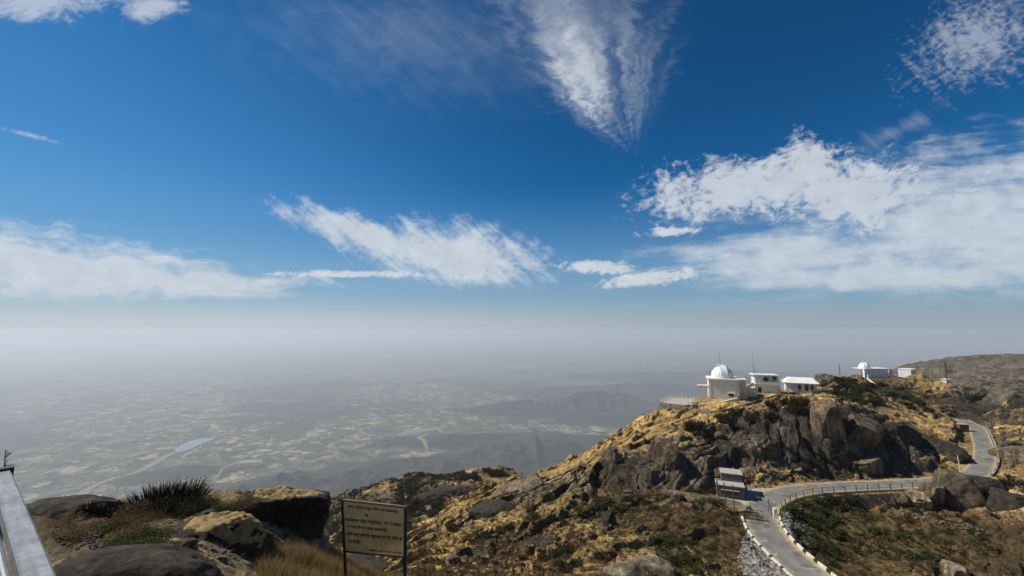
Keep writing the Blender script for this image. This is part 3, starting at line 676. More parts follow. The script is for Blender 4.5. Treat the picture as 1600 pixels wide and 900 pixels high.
# ------------------------------------------------------------------ rocks
ICO = {}
def ico(n):
    if n not in ICO:
        b = bmesh.new(); bmesh.ops.create_icosphere(b, subdivisions=n, radius=1); me = bpy.data.meshes.new('t'); b.to_mesh(me); b.free()
        V_ = np.array([v.co[:] for v in me.vertices]); F_ = np.array([p.vertices[:] for p in me.polygons]); ICO[n] = (V_, F_)
    return ICO[n]
def rock_mesh(name, seed, dims, n=5, cuts=9, flute=0.0, rough=.10, boxy=4, smooth=True):
    V_, F_ = ico(n); p = V_.copy(); rs = np.random.RandomState(seed)
    p /= (np.abs(p)**boxy).sum(1)[:, None]**(1 / boxy)
    for _ in range(cuts):
        nn = rs.normal(size=3); nn[2] *= .6; nn /= np.linalg.norm(nn); off = rs.uniform(.62, .95); d = p @ nn - off
        p -= np.where(d > 0, d, 0)[:, None] * nn * .93
    off = rs.uniform(0, 50, 3)
    p *= (1 + rough * 2.2 * fbm3(p * 1.1 + off, seed, 3))[:, None]
    asp = np.array(dims) / max(dims)
    q = p * asp
    p *= (1 + rough * .9 * (1 - 2 * np.abs(fbm3(q * 4 + off, seed + 7, 4, .6))))[:, None]
    p += rough * .30 * np.stack([fbm3(q * 13 + off + k * 9, seed + 11 + k, 3, .6) for k in range(3)], -1)
    if flute:
        th = np.arctan2(p[:, 1], p[:, 0]); f = ridge2(th * 3.0 * asp[0] + off[0], p[:, 2] * .35 + off[1], seed + 20, 4, .6)
        p[:, :2] *= (1 - flute * np.clip(f, 0, 1))[:, None]
    return mesh_np(name, p * (np.array(dims) / 2), F_, smooth)
def rock(name, label, group, px, py, wpx, hpx, Y, dims=None, depth=.8, rz=None, seed=1, m='rock', cat='boulder', tilt=0, **kw):
    x, y, z = at(px, py, Y); s_ = Y / F * 1.04; W = wpx * s_; H = hpx * s_
    me = rock_mesh(name, seed, (W, W * depth, H), **kw); o = link(name, me, M[m], None, (x, y, z))
    o.rotation_euler = (0, R(tilt), -math.atan2(x, y) if rz is None else R(rz)); return tag(o, label, cat, group)
rock('rock_slab', 'broad rounded dark granite slab beside the steel rail', None, 150, 965, 300, 150, 5.6, seed=3, m='rock_close_dark', cat='rock', depth=.6, n=6, cuts=3, rough=.05, boxy=2.4, tilt=9)
bo = rock('boulder', 'large flat-topped granite boulder capped with dry moss and grass', None, 343, 872, 168, 116, 9.6, seed=12, m='rock_close_dark', n=6, cuts=7, rough=.07, boxy=3, tilt=4)
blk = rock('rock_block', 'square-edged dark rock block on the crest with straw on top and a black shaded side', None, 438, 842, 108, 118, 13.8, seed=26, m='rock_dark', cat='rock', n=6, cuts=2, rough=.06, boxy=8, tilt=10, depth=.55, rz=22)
rock('rock_block', 'weathered dark outcrop under the tall spiny bush', None, 352, 800, 110, 40, 14.2, seed=24, m='rock_dark', cat='rock', n=5, cuts=6, rough=.10, boxy=4, tilt=5)
rock('stone', 'small grey split stone lying below the tall spiny bush', None, 262, 806, 20, 15, 12.2, seed=31, m='rock_near', cat='stone', n=4, cuts=12)
rock('stone', 'low bluish grey stone on the straw slope by the mossy boulder', None, 262, 832, 34, 16, 10.5, seed=33, m='rock_near', cat='stone', n=4, cuts=9)
rock('outcrop', 'sloping brown rock shoulder just past the end of the rail', None, 95, 820, 130, 62, 11.2, seed=37, m='rock_close_dark', cat='outcrop', n=6, cuts=4, rough=.06, boxy=2.6, tilt=8)
rock('outcrop', 'jagged dark stump of rock between rail and mossy boulder', None, 140, 815, 36, 36, 11.0, seed=38, m='rock_dark', cat='outcrop', n=5, cuts=10, rough=.14)
# big rock faces of the ridge: cx, cy, w, h, Y, depth, seed, flute, tilt, label
faces = [
 (1291, 668, 44, 100, 94.5, 1.3, 41, .10, -5, 'tall pale upright granite slab right of the dark cleft'),
 (1246, 690, 48, 72, 93, 1.2, 42, .12, -7, 'dark leaning slab between hut rocks and the tall pale slab'),
 (1343, 672, 58, 74, 95.5, 1.3, 43, .10, 6, 'broad fractured granite slab below the upper scrub hill'),
 (1400, 698, 72, 92, 97.5, 1.3, 44, .08, 14, 'black shaded cliff face above the fenced road'),
 (1462, 712, 66, 58, 97.0, 1.2, 45, .06, 18, 'rounded dark rock dome near the bend of the road'),
 (1345, 722, 46, 30, 88.5, .9, 46, .0, 0, 'pale triangular boulder at the foot of the cliff'),
 (1190, 741, 48, 30, 85.5, .9, 47, .0, 0, 'broken rock with pale streaks just behind the stone hut'),
 (963, 727, 40, 62, 84.5, .9, 48, .14, -8, 'upright fluted rock face at the low end of the cliff'),
 (1000, 742, 50, 64, 83.5, .9, 49, .12, -12, 'grey rock face with vertical streaks beside the fluted one'),
 (1034, 722, 56, 84, 86.5, .9, 50, .10, 10, 'smooth dark dome split by a diagonal crack'),
 (1082, 736, 60, 62, 85.0, .9, 51, .10, 5, 'stained grey boulder face above the green bushes'),
 (1050, 744, 26, 52, 82.5, .9, 52, .05, 4, 'narrow pale-edged rock standing against the cracked dome'),
 (1140, 712, 50, 44, 88.0, .9, 53, .06, 8, 'brown rock buttress above the hut roof'),
 (1200, 688, 50, 40, 95.0, .9, 54, .06, 4, 'dark tangled rock step below the retaining wall'),
]
for (a, b_, w_, h_, Y_, dp, sd_, fl, tl, lb) in faces:
    fw_ = sd_ in (41, 43, 50)
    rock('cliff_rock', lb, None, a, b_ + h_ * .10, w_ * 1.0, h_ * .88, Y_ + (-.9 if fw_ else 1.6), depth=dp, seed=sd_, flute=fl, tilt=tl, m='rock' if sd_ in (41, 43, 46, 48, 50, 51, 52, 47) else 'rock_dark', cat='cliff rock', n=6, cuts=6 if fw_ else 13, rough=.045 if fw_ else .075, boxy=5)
big = [
 (1497, 768, 74, 62, 79.5, 61, 'rock', 'huge grey boulder hiding the bend of the road'),
 (1545, 768, 62, 44, 80.5, 62, 'rock_dark', 'brown cracked boulder against the huge grey one'),
 (1428, 776, 36, 20, 78.8, 63, 'rock_pale', 'white lichen-ringed boulder under the road wall'),
 (1458, 769, 36, 24, 79.0, 64, 'rock', 'knobbly pale rock between white boulder and huge grey one'),
 (1397, 776, 30, 20, 79.5, 65, 'rock', 'half buried grey rock at the dark end of the road wall'),
 (1003, 896, 116, 50, 46, 66, 'rock_pale', 'smooth whale-backed granite boulder cut by the bottom edge'),
 (1487, 893, 36, 24, 61.5, 67, 'rock_pale', 'pale round boulder alone in the lower scrub'),
 (1578, 650, 46, 32, 121, 68, 'rock', 'stacked grey boulder beyond the upper road'),
 (1600, 642, 40, 36, 132, 69, 'rock_dark', 'dark boulder below the green tree'),
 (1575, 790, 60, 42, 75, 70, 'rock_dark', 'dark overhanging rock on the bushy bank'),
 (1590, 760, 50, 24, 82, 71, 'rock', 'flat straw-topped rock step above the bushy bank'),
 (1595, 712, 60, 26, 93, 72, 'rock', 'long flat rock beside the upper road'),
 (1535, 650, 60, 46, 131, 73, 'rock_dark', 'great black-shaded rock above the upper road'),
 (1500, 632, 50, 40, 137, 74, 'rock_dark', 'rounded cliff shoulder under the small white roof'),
 (1515, 612, 34, 22, 160, 75, 'rock', 'smooth brown rock dome on the hill end'),
 (1440, 632, 40, 20, 140, 76, 'rock', 'tilted grey rock in the scrub above the road'),
 (1340, 612, 30, 18, 150, 77, 'rock_dark', 'dark rock on the hill under the far observatory'),
 (1290, 592, 40, 16, 158, 78, 'rock', 'bare boulder on the scrubby rise behind the bungalow'),
 (1232, 596, 14, 14, 142, 79, 'rock_dark', 'squat dark rock at the bungalow gable'),
 (1112, 786, 132, 14, 72, 80, 'rock', 'long flat ledge of granite next to the stone hut'),
 (1068, 795, 56, 26, 69, 81, 'rock', 'lumpy grey rocks at the end of the flat ledge'),
 (950, 812, 24, 24, 63, 82, 'rock_dark', 'upright knuckle of dark rock amid brown scrub'),
 (965, 851, 18, 12, 56, 83, 'rock', 'round grey stone in the brown scrub above the whale-backed boulder'),
 (835, 858, 74, 24, 56.5, 84, 'rock_dark', 'ragged rock ledge with a black undercut'),
 (770, 795, 70, 24, 82, 85, 'rock_dark', 'pile of dark angular rocks near the ridge crest'),
 (800, 768, 110, 26, 101, 86, 'rock', 'long smooth grey slab along the ridge crest'),
 (560, 885, 90, 20, 30, 87, 'rock_dark', 'grey rock below the signboard'),
 (690, 776, 110, 26, 238, 88, 'rock_dark', 'bald granite dome on the wooded spur'),
 (620, 778, 70, 16, 242, 89, 'rock', 'thin pale slab on the wooded spur'),
]
for (a, b_, w_, h_, Y_, sd_, mm, lb) in big:
    rock('boulder', lb, None, a, b_ + h_ * .2, w_ * .95, h_ * 1.15, Y_ + .5, seed=sd_, m=mm, n=5, cuts=13 if Y_ < 110 else 20, rough=.03 if sd_ == 66 else .085 if Y_ < 110 else .14, boxy=2.3 if sd_ == 66 else 4 if Y_ < 110 else 2.6, tilt={80: 3, 86: -20, 84: -18, 88: -8}.get(sd_, 0), depth=.35 if sd_ == 80 else .8)
# the moss cap on the flat boulder: a shell just over its top
def cap_of(o, ctr, rad, lift, thick, m):
    mw = o.matrix_basis; me = o.data; V_ = np.array([v.co[:] for v in me.vertices]); Nn = np.array([v.normal[:] for v in me.vertices])
    d = ((V_[:, 0] - ctr[0]) / rad[0])**2 + ((V_[:, 1] - ctr[1]) / rad[1])**2 + .5 * fbm3(V_ * 3, 5, 3)
    keep = (d < 1) & (Nn[:, 2] > .35); sel = []
    for p in me.polygons:
        if all(keep[i] for i in p.vertices): sel.append(p.vertices[:])
    ids = sorted({i for f in sel for i in f}); mp = {i: k for k, i in enumerate(ids)}
    n = len(ids); ii = np.array(ids); h = lift + thick * (.5 + .5 * fbm3(V_[ii] * 18, 9, 3)) * np.clip((1 - d[ii]) * 4, 0, 1)
    top = V_[ii] + Nn[ii] * h[:, None]
    return link('moss_patch', mesh_np('moss_patch', top, [[mp[i] for i in f] for f in sel]), m, o)
cap_of(bo, (.05, -.1, 0), (.80, .62), -.02, .10, M['grassmat'])
cap_of(blk, (0, .1, 0), (1.25, .5), -.02, .05, M['grassmat'])
rocks_small = [rock_mesh('stone', 100 + k, (1, .85, .65), n=4, cuts=8, rough=.14) for k in range(6)]
for r_ in rocks_small: r_.materials.append(M['rock'])
def pick(cx, cy, rx, ry, rot=0, rmin=4):
    a = random.uniform(0, 2 * math.pi); q = math.sqrt(random.random()); c, s_ = math.cos(R(rot)), math.sin(R(rot))
    x = q * math.cos(a) * rx; y = q * math.sin(a) * ry
    return gp(cx + x * c - y * s_, cy + x * s_ + y * c, rmin)
def on_road(x, y, w=1.0):
    d, _ = seg_dist(np.array([x]), np.array([y]), road[::3]); return d[0] < ROADW + w
def near_pad(x, y, k=1.0): return any(math.hypot(x - p[0], y - p[1]) < p[2] * k for p in pads)
for (lb, gr_, n_, reg, s0, s1) in [
 ('weathered grey boulder bedded in the straw slope of the ridge', 'boulders on the ridge slope', 46, (830, 830, 210, 60, -8), .5, 1.8),
 ('angular dark stone along the golden upper crest', 'stones along the golden crest', 22, (960, 700, 120, 18, -25), .5, 1.6),
 ('broken rock at the foot of the cliff', 'broken rocks under the cliff', 20, (1270, 745, 170, 12, 0), .5, 1.6),
 ('rock among the scrub of the upper hill', 'rocks on the upper hill', 26, (1410, 625, 100, 22, 10), .7, 2.2),
 ('pale stone in the broken row across the lower scrub', 'row of pale stones in the lower scrub', 22, (1465, 815, 75, 8, 17), .4, 1.0),
 ('grey rock on the bank across the upper road', 'rocks beyond the upper road', 16, (1580, 690, 26, 45, 0), .6, 1.8),
 ('small loose stone on the near straw mound', 'loose stones on the near mound', 30, (300, 830, 170, 40, 0), .08, .28),
 ('grey rock poking out of the wooded spur', 'rocks on the wooded spur', 14, (620, 785, 120, 22, -10, 165), 1.5, 4.0),
]:
    for i in range(n_):
        p = pick(*reg)
        if not p or on_road(p[0], p[1], 1.2) or near_pad(p[0], p[1], 1.0): continue
        o = bpy.data.objects.new('boulder' if s1 > .4 else 'stone', random.choice(rocks_small)); col.objects.link(o); sc = s0 + (s1 - s0) * random.random()**2.2
        o.scale = (sc * random.uniform(.9, 1.6), sc * random.uniform(.8, 1.2), sc * random.uniform(.7, 1.1)); o.rotation_euler = (random.uniform(-.2, .2), random.uniform(-.3, .3), random.uniform(0, 6.3))
        o.location = (p[0], p[1], p[2] + sc * .05); tag(o, lb, 'boulder' if s1 > .4 else 'stone', gr_)
        if 'pale' in lb:
            pass
# loose stone pitching beside the road (uncountable)
def stones(name, regs, size, m, label, seed=5):
    rs = np.random.RandomState(seed); V0, F0 = ico(1); VV = []; FF = []; n = 0
    for (cx, cy, rx, ry, rot, cnt) in regs:
        for i in range(cnt):
            p = pick(cx, cy, rx, ry, rot)
            if not p or on_road(p[0], p[1], -.1): continue
            sc = size * rs.uniform(.5, 1.3); V1 = V0 * (1 + .35 * rs.uniform(-1, 1, (len(V0), 1))) * np.array([sc * rs.uniform(.8, 1.5), sc, sc * rs.uniform(.5, .9)])
            a = rs.uniform(0, 6.3); c, s_ = math.cos(a), math.sin(a); V2 = V1.copy(); V2[:, 0] = V1[:, 0] * c - V1[:, 1] * s_; V2[:, 1] = V1[:, 0] * s_ + V1[:, 1] * c
            VV.append(V2 + np.array(p) + [0, 0, sc * .25]); FF.append(F0 + n); n += len(V0)
    return tag(link(name, mesh_np(name, np.concatenate(VV), np.concatenate(FF), False), M[m]), label, None, None, 'stuff')
stones('rubble', [(1196, 880, 42, 34, 20, 1500), (1175, 850, 14, 20, 0, 160), (1240, 815, 22, 22, 35, 420), (1265, 845, 16, 12, 35, 120)], .24, 'cobble', 'pale loose stones pitched beside the road')
stones('rubble', [(830, 830, 220, 62, -8, 380), (1270, 745, 180, 14, 0, 260), (1465, 812, 85, 10, 17, 120), (1160, 800, 36, 8, 20, 120), (1540, 700, 60, 60, 0, 160), (1410, 620, 110, 30, 10, 180)], .22, 'rock', 'loose grey stones scattered on the slopes', 8)
stones('gravel', [(280, 830, 200, 50, 0, 700)], .035, 'rock_near', 'small chips of stone on the near mound', 9)
# ------------------------------------------------------------------ plants
def blades(n, rs, rad, h, wd, lean=.5, segs=2, up=1.0):
    """n thin upright blades inside a disc: arrays of verts, faces"""
    a = rs.uniform(0, 6.283, n); q = np.sqrt(rs.uniform(0, 1, n)) * rad; b0 = np.stack([q * np.cos(a), q * np.sin(a), np.zeros(n)], -1)
    d = rs.normal(size=(n, 3)) * lean + b0 / max(rad, 1e-6) * lean * .8; d[:, 2] = up; d /= np.linalg.norm(d, axis=1)[:, None]
    L = h * rs.uniform(.5, 1.1, n)[:, None]; s = np.cross(d, rs.normal(size=(n, 3))); s /= np.linalg.norm(s, axis=1)[:, None]; s *= wd
    V_ = np.stack([b0 - s, b0 + s, b0 + d * L * .55 + s * .7, b0 + d * L * .55 - s * .7, b0 + d * L + np.array([0, 0, -.12]) * L * lean], 1).reshape(-1, 3)
    k = np.arange(n)[:, None] * 5; F_ = np.concatenate([k + [0, 1, 2], k + [0, 2, 3], k + [3, 2, 4]]); return V_, F_
def leafy(name, seed, n=900, leaf=.085, clumps=16, flat=.75):
    rs = np.random.RandomState(seed); c = rs.normal(size=(clumps, 3)); c /= np.linalg.norm(c, axis=1)[:, None]; c *= rs.uniform(.25, .72, (clumps, 1)); c[:, 2] = np.abs(c[:, 2]) * flat + .12
    rr_ = rs.uniform(.22, .42, clumps); i = rs.randint(0, clumps, n); d = rs.normal(size=(n, 3)); d /= np.linalg.norm(d, axis=1)[:, None]
    p = c[i] + d * (rr_[i] * rs.uniform(.35, 1.08, n)**.6)[:, None]; p[:, 2] = np.maximum(p[:, 2], .02)
    u = rs.normal(size=(n, 3)); u /= np.linalg.norm(u, axis=1)[:, None]; v = np.cross(u, rs.normal(size=(n, 3))); v /= np.linalg.norm(v, axis=1)[:, None]
    u *= leaf; v *= leaf * .55; V_ = np.stack([p - u, p + v, p + u, p - v], 1).reshape(-1, 3); k = np.arange(n)[:, None] * 4
    return mesh_np(name, V_, k + [0, 1, 2, 3], False)
def stemmy(name, seed, n=110, h=1.0, th=.022, segs=5):
    b = bmesh.new(); rs = random.Random(seed)
    for i in range(n):
        a = rs.uniform(0, 6.28); q = math.sqrt(rs.random()) * .55; x, y = q * math.cos(a), q * math.sin(a); L = h * rs.uniform(.55, 1.05) * (1 - .35 * q)
        tx, ty = x * .9 + rs.uniform(-.18, .18), y * .9 + rs.uniform(-.18, .18)
        p0 = Vector((x, y, -.05)); p1 = Vector((x + tx * .55, y + ty * .55, L * .5)); p2 = Vector((x + tx * .8, y + ty * .8, L))
        for u, v, r1, r2 in ((p0, p1, th, th * .9), (p1, p2, th * .9, th * .35)):
            d = v - u; bmesh.ops.create_cone(b, cap_ends=True, segments=segs, radius1=r1, radius2=r2, depth=d.length, matrix=Matrix.Translation((u + v) / 2) @ d.to_track_quat('Z', 'Y').to_matrix().to_4x4())
        for k in range(rs.randint(0, 2)):
            t = rs.uniform(.4, .9); u = p0.lerp(p2, t); v = u + Vector((rs.uniform(-.16, .16), rs.uniform(-.16, .16), rs.uniform(.1, .25)))
            d = v - u; bmesh.ops.create_cone(b, cap_ends=True, segments=4, radius1=th * .6, radius2=th * .2, depth=d.length, matrix=Matrix.Translation((u + v) / 2) @ d.to_track_quat('Z', 'Y').to_matrix().to_4x4())
    me = bpy.data.meshes.new(name); b.to_mesh(me); b.free(); return me
def withmat(me, m): me.materials.append(m); return me
LG = [withmat(leafy('shrub', 200 + k, 1000), M['leaf_green']) for k in range(3)]
LD = [withmat(leafy('shrub', 210 + k, 1000), M['leaf_dark']) for k in range(3)]
LB = [withmat(leafy('shrub', 220 + k, 700, .06), M['leaf_dry']) for k in range(3)]
ST = [withmat(stemmy('succulent_bush', 230 + k, 90, 1.0, .035, 4), M['leaf_dark']) for k in range(3)]
def plant(name, me, label, cat, group, p, sx, sz):
    o = bpy.data.objects.new(name, me); col.objects.link(o); o.location = (p[0], p[1], p[2] - .04 * sz); o.scale = (sx, sx * random.uniform(.85, 1.15), sz); o.rotation_euler = (0, 0, random.uniform(0, 6.3)); return tag(o, label, cat, group)
def plants(name, pool, label, cat, group, n, regs, s0, s1, asp=.8):
    for i in range(n):
        reg = random.choice(regs); p = pick(*reg)
        if not p or on_road(p[0], p[1], .9) or near_pad(p[0], p[1], .95): continue
        s = random.uniform(s0, s1) * random.uniform(.8, 1.15); plant(name, random.choice(pool), label, cat, group, p, s, s * asp)
plants('shrub', LG, 'green bush in the gully between golden ridge and hut', 'shrub', 'green bushes below the left cliff', 26, [(960, 790, 75, 22), (1125, 776, 66, 9)], .7, 1.5)
plants('shrub', LG, 'olive green bush on the scrubby bank below the fenced road', 'shrub', 'green bushes below the fenced road', 62, [(1400, 825, 190, 55), (1290, 800, 60, 26), (1290, 850, 40, 40)], .6, 1.5)
plants('shrub', LB, 'brown dry bush on the scrubby bank below the fenced road', 'shrub', 'dry bushes below the fenced road', 30, [(1430, 850, 180, 48)], .5, 1.2)
plants('shrub', LB, 'brown dry bush on the straw slope', 'shrub', 'dry bushes on the straw slope', 32, [(860, 815, 190, 48, -10), (1110, 830, 60, 36)], .5, 1.1)
plants('shrub', LG, 'small green bush scattered on the straw slope', 'shrub', 'green bushes on the straw slope', 34, [(1080, 870, 60, 24, 20), (900, 840, 230, 50)], .5, 1.2)
plants('shrub', LD, 'dark bush on the wooded spur behind the signboard', 'shrub', 'dark bushes on the wooded spur', 52, [(560, 805, 110, 24, -12, 165), (680, 795, 60, 24, -20, 165), (720, 742, 80, 7, 0, 165), (520, 850, 30, 26, 0, 165)], 2.0, 4.2)
plants('succulent_bush', ST, 'spiny upright succulent bush on the cliff top slope', 'shrub', 'spiny bushes above the cliff', 18, [(1100, 672, 44, 18, 0), (1160, 655, 50, 14), (1240, 640, 50, 10)], 1.2, 2.4, 1.1)
plants('shrub', LD, 'dark bush growing on the cliff ledges', 'shrub', 'bushes on the cliff ledges', 18, [(1170, 690, 60, 30), (1240, 720, 60, 16), (1350, 700, 60, 24)], .8, 1.8)
plants('shrub', LD, 'dark scrub bush on the upper hill under the far observatory', 'shrub', 'bushes on the upper hill', 50, [(1400, 622, 100, 20, 8), (1300, 600, 40, 8), (1340, 620, 40, 14)], 1.1, 2.6)
plants('shrub', LB, 'brown scrub bush on the rise behind the bungalow', 'shrub', 'brown bushes behind the bungalow', 12, [(1300, 598, 46, 8), (1440, 630, 50, 18, 20)], 1.1, 2.2)
plants('succulent_bush', ST, 'spiny grey bush on the bank across the upper road', 'shrub', 'bushes beyond the upper road', 14, [(1575, 740, 26, 50)], .9, 1.8)
plants('shrub', [withmat(leafy('shrub', 241, 2400, .028, 24), M['leaf_dry'])], 'dry thorn bush on the near mound', 'shrub', 'thorn bushes on the near mound', 26, [(170, 815, 80, 26)  , (225, 850, 40, 20), (115, 805, 45, 18), (400, 790, 60, 8)], .25, .62, .7)
plants('shrub', [withmat(leafy('shrub', 240, 2400, .035, 24), M['leaf_green'])], 'small olive bush among the stones of the near mound', 'shrub', 'olive bushes on the near mound', 12, [(200, 835, 90, 24), (330, 800, 80, 14), (230, 860, 40, 16)], .25, .55, .7)
def one(name, me, label, px, py, w_px, h_px, rmin=3, cat='shrub', base=None):
    p = gp(px, py, rmin) if base is None else base; Y_ = p[1]; s_ = Y_ / F * 1.04
    o = bpy.data.objects.new(name, me); col.objects.link(o); o.location = (p[0], p[1], p[2] - .03); o.scale = (w_px * s_ / 1.9, w_px * s_ / 1.9, h_px * s_); return tag(o, label, cat)
one('succulent_bush', withmat(stemmy('succulent_bush', 301, 620, 1.0, .010, 5), M['leaf_dark']), 'tall dark spiny bush on the crest of the near mound', 262, 797, 104, 38)
one('succulent_bush', withmat(stemmy('succulent_bush', 302, 260, 1.0, .012, 5), M['leaf_dark']), 'short spiny bush on the crest near the rail', 150, 800, 44, 22)
one('succulent_bush', withmat(stemmy('succulent_bush', 303, 90, 1.0, .02, 5), M['leaf_dark']), 'little spiny tuft on top of the dark outcrop', 378, 784, 26, 14, base=(at(378, 780, 14)))
one('succulent_bush', withmat(stemmy('succulent_bush', 304, 80, 1.0, .025, 5), M['leaf_dark']), 'spiny tuft on the square-edged rock block', 415, 795, 26, 12, base=(at(412, 797, 13.6)))
one('shrub', withmat(leafy('shrub', 311, 5200, .022, 34), M['leaf_dark']), 'dense low dark scrub around the stems of the tall spiny bush', 272, 800, 100, 26)
one('shrub', withmat(leafy('shrub', 312, 4200, .022, 30), M['leaf_dry']), 'wide brown scrub beside the end of the rail', 112, 838, 80, 26)
one('shrub', withmat(leafy('shrub', 305, 2600, .035, 26), M['leaf_dry']), 'loose brown bush leaning beside the tall spiny one', 205, 812, 60, 34)
one('shrub', withmat(leafy('shrub', 306, 1800, .03, 22), M['leaf_dry']), 'orange brown bush below the tall spiny one', 243, 815, 34, 22)
one('shrub', withmat(leafy('shrub', 307, 2200, .035, 26), M['leaf_green']), 'green bush in front of the dark outcrop', 300, 822, 50, 20)
one('shrub', withmat(leafy('shrub', 308, 2600, .04, 26), M['leaf_dark']), 'dark leafy bush beside the left post of the signboard', 505, 900, 60, 34, base=tuple(at(500, 905, 15.5)))
one('shrub', withmat(leafy('shrub', 309, 1500, .03, 20), M['leaf_dark']), 'low dark bush against the left side of the mossy boulder', 258, 862, 34, 18)
one('succulent_bush', withmat(stemmy('succulent_bush', 310, 130, 1.0, .02, 5), M['leaf_dark']), 'dark spiny cluster on the jagged stump of rock', 138, 808, 30, 18, base=(at(140, 800, 10.8)))
# tree by the far boulders
tp = at(1592, 640, 134); tr = empty('tree', tp, 0, 'round green tree standing above the boulders at the far bend', 'tree')
mb = MB()
for (a, b_, r1, r2) in [((0, 0, -1.5), (.1, 0, 1.4), .18, .13), ((.1, 0, 1.4), (.9, .3, 3.0), .1, .05), ((.1, 0, 1.4), (-.8, -.2, 3.1), .1, .05), ((.1, 0, 1.4), (.1, .5, 3.6), .1, .05)]: mb.bar(a, b_, r1, 7, r2)
mb.build('trunk', M['twig'], tr)
cr = link('crown', leafy('crown', 320, 2600, .07, 30, 1.0), M['leaf_green'], tr, (0, 0, 1.4)); cr.scale = (2.4, 2.4, 3.2)
# uncountable low growth
def tufts(name, mask, n, r0, r1, hmin, hmax, per, m, label, a0=R(-50), a1=R(51), lean=.55, wd=.03, seed=1, rad=.35, growr=0.0):
    rs = np.random.RandomState(seed); VV = []; FF = []; k = 0
    A = rs.uniform(a0, a1, n); Q = rs.uniform(math.log(r0), math.log(r1), n); pr = bil(mask, ga, gq, A, Q); keep = rs.uniform(0, 1, n) < pr; A, Q = A[keep], Q[keep]
    r_ = np.exp(Q); X = r_ * np.sin(A); Y = r_ * np.cos(A); d, _ = seg_dist(X, Y, road[::3]); ok = d > ROADW + .3
    for p in pads: ok &= np.hypot(X - p[0], Y - p[1]) > p[2] * .9
    X, Y, r_ = X[ok], Y[ok], r_[ok]; Z = ground(X, Y); protos = [blades(per, rs, rad, 1.0, wd, lean) for _ in range(12)]
    S_ = rs.uniform(hmin, hmax, len(X)) * (1 + growr * (r_ / r0 - 1)); an = rs.uniform(0, 6.3, len(X)); ch = rs.randint(0, 12, len(X))
    for c_ in range(12):
        i = np.where(ch == c_)[0]
        if not len(i): continue
        V0, F0 = protos[c_]; co, si = np.cos(an[i])[:, None], np.sin(an[i])[:, None]
        vx = (V0[None, :, 0] * co - V0[None, :, 1] * si) * S_[i, None] + X[i, None]; vy = (V0[None, :, 0] * si + V0[None, :, 1] * co) * S_[i, None] + Y[i, None]; vz = V0[None, :, 2] * S_[i, None] + Z[i, None] - .02
        VV.append(np.stack([vx, vy, vz], -1).reshape(-1, 3)); FF.append((F0[None] + (np.arange(len(i)) * len(V0))[:, None, None]).reshape(-1, 3) + k); k += len(i) * len(V0)
    return tag(link(name, mesh_np(name, np.concatenate(VV), np.concatenate(FF), False), M[m]), label, None, None, 'stuff')
mg = np.clip(gold * .7, 0, 1); mgr = np.clip(green * 1.6, 0, 1); mbr = np.clip(.08 + brown * 1.2, 0, 1)
tufts('grass', mg, 30000, 34, 300, .12, .32, 14, 'grass', 'dry straw-coloured grass on the ridge', a0=R(-25), seed=2, wd=.05)
tufts('undergrowth', mbr, 42000, 34, 300, .25, .65, 18, 'leaf_dry', 'brown dry scrub covering the slopes', a0=R(-25), seed=3, wd=.05, lean=.8)
tufts('undergrowth', mgr, 52000, 34, 300, .35, 1.05, 26, 'leaf_green', 'low green scrub in the hollows', a0=R(-25), seed=4, wd=.06, lean=1.1)
tufts('undergrowth', np.clip(.08 + green, 0, 1) * (slope < 1.4), 26000, 165, 340, .8, 2.2, 22, 'leaf_dark', 'dark low bushes covering the wooded spur', a0=R(-32), a1=R(10), seed=5, wd=.08, lean=.9, rad=.6)
nearm = (GR < 19) * np.clip(gold * .8 + .1, 0, 1) * sstep(-.35, .35, fbm2(GX / 1.1, GY / 1.1, 404, 3))
tufts('grass', nearm, 9000, 5, 18, .04, .14, 16, 'grass', 'short dry grass on the near mound', a0=R(-50), a1=R(-18), seed=6, wd=.02, lean=.9)
tall = sstep(858, 868, pyg) * sstep(402, 420, pxg) * (1 - sstep(650, 700, pxg)) * (GR > 7) * (GR < 19) * 1.0
tufts('grass', tall, 16000, 8, 19, .20, .42, 12, 'grass', 'tall dry grass around the signboard posts', a0=R(-30), a1=R(-8), seed=7, wd=.010, lean=.28, rad=.22)
tufts('undergrowth', np.clip(.5 + green, 0, 1), 9000, 320, 950, 1.2, 3.2, 12, 'leaf_dark', 'dark scrub speckling the far hill', a0=R(36), a1=R(51), seed=15, wd=.10, lean=1.0, rad=.7)
# ------------------------------------------------------------------ railing of the viewpoint
hr = .74
ra = Vector(at_z(61, 900, -hr)); rb = Vector(at_z(2, 737, -hr)); rd = (rb - ra).normalized(); ang = math.atan2(rd.y, rd.x)
L0, L1 = -1.6, (rb - ra).length
rl_ = empty('railing', ra, ang, 'worn brushed steel guard rail in the lower corner by the lens', 'railing')
MB().box(L0, L1, -.034, .034, -.062, 0, .006).build('top_rail', M['rail'], rl_)
MB().box(L1 + .002, L1 + .05, -.045, .05, -.055, .012, .004).build('end_cap', M['black'], rl_)
for xx in (-.9, L1 - .06):
    gz_ = gz(*(ra + rd * xx).xy) - ra.z
    MB().box(xx - .025, xx + .025, -.025, .025, gz_ - .1, -.064, .003).build('post', M['rail'], rl_)
for zz in (-.30, -.52): MB().bar((L0, 0, zz), (L1 - .03, 0, zz), .016, 10).build('lower_rail', M['rail'], rl_)
kp = ra + rd * 1.0
kb = MB()
for k in range(7): kb.box(L0 + k * .62, L0 + k * .62 + .56, -.30, -.12, 0, .26, .012)
tw = bmesh.new(); rs_ = random.Random(5)
me = bpy.data.meshes.new('dry_twig'); b = MB(); base_ = Vector(at(14, 742, rb.y + .15))
tip = Vector(at(9, 703, rb.y + .15)); b.bar(base_ + Vector((0, 0, -1.9)), tip, .006, 5, .002)
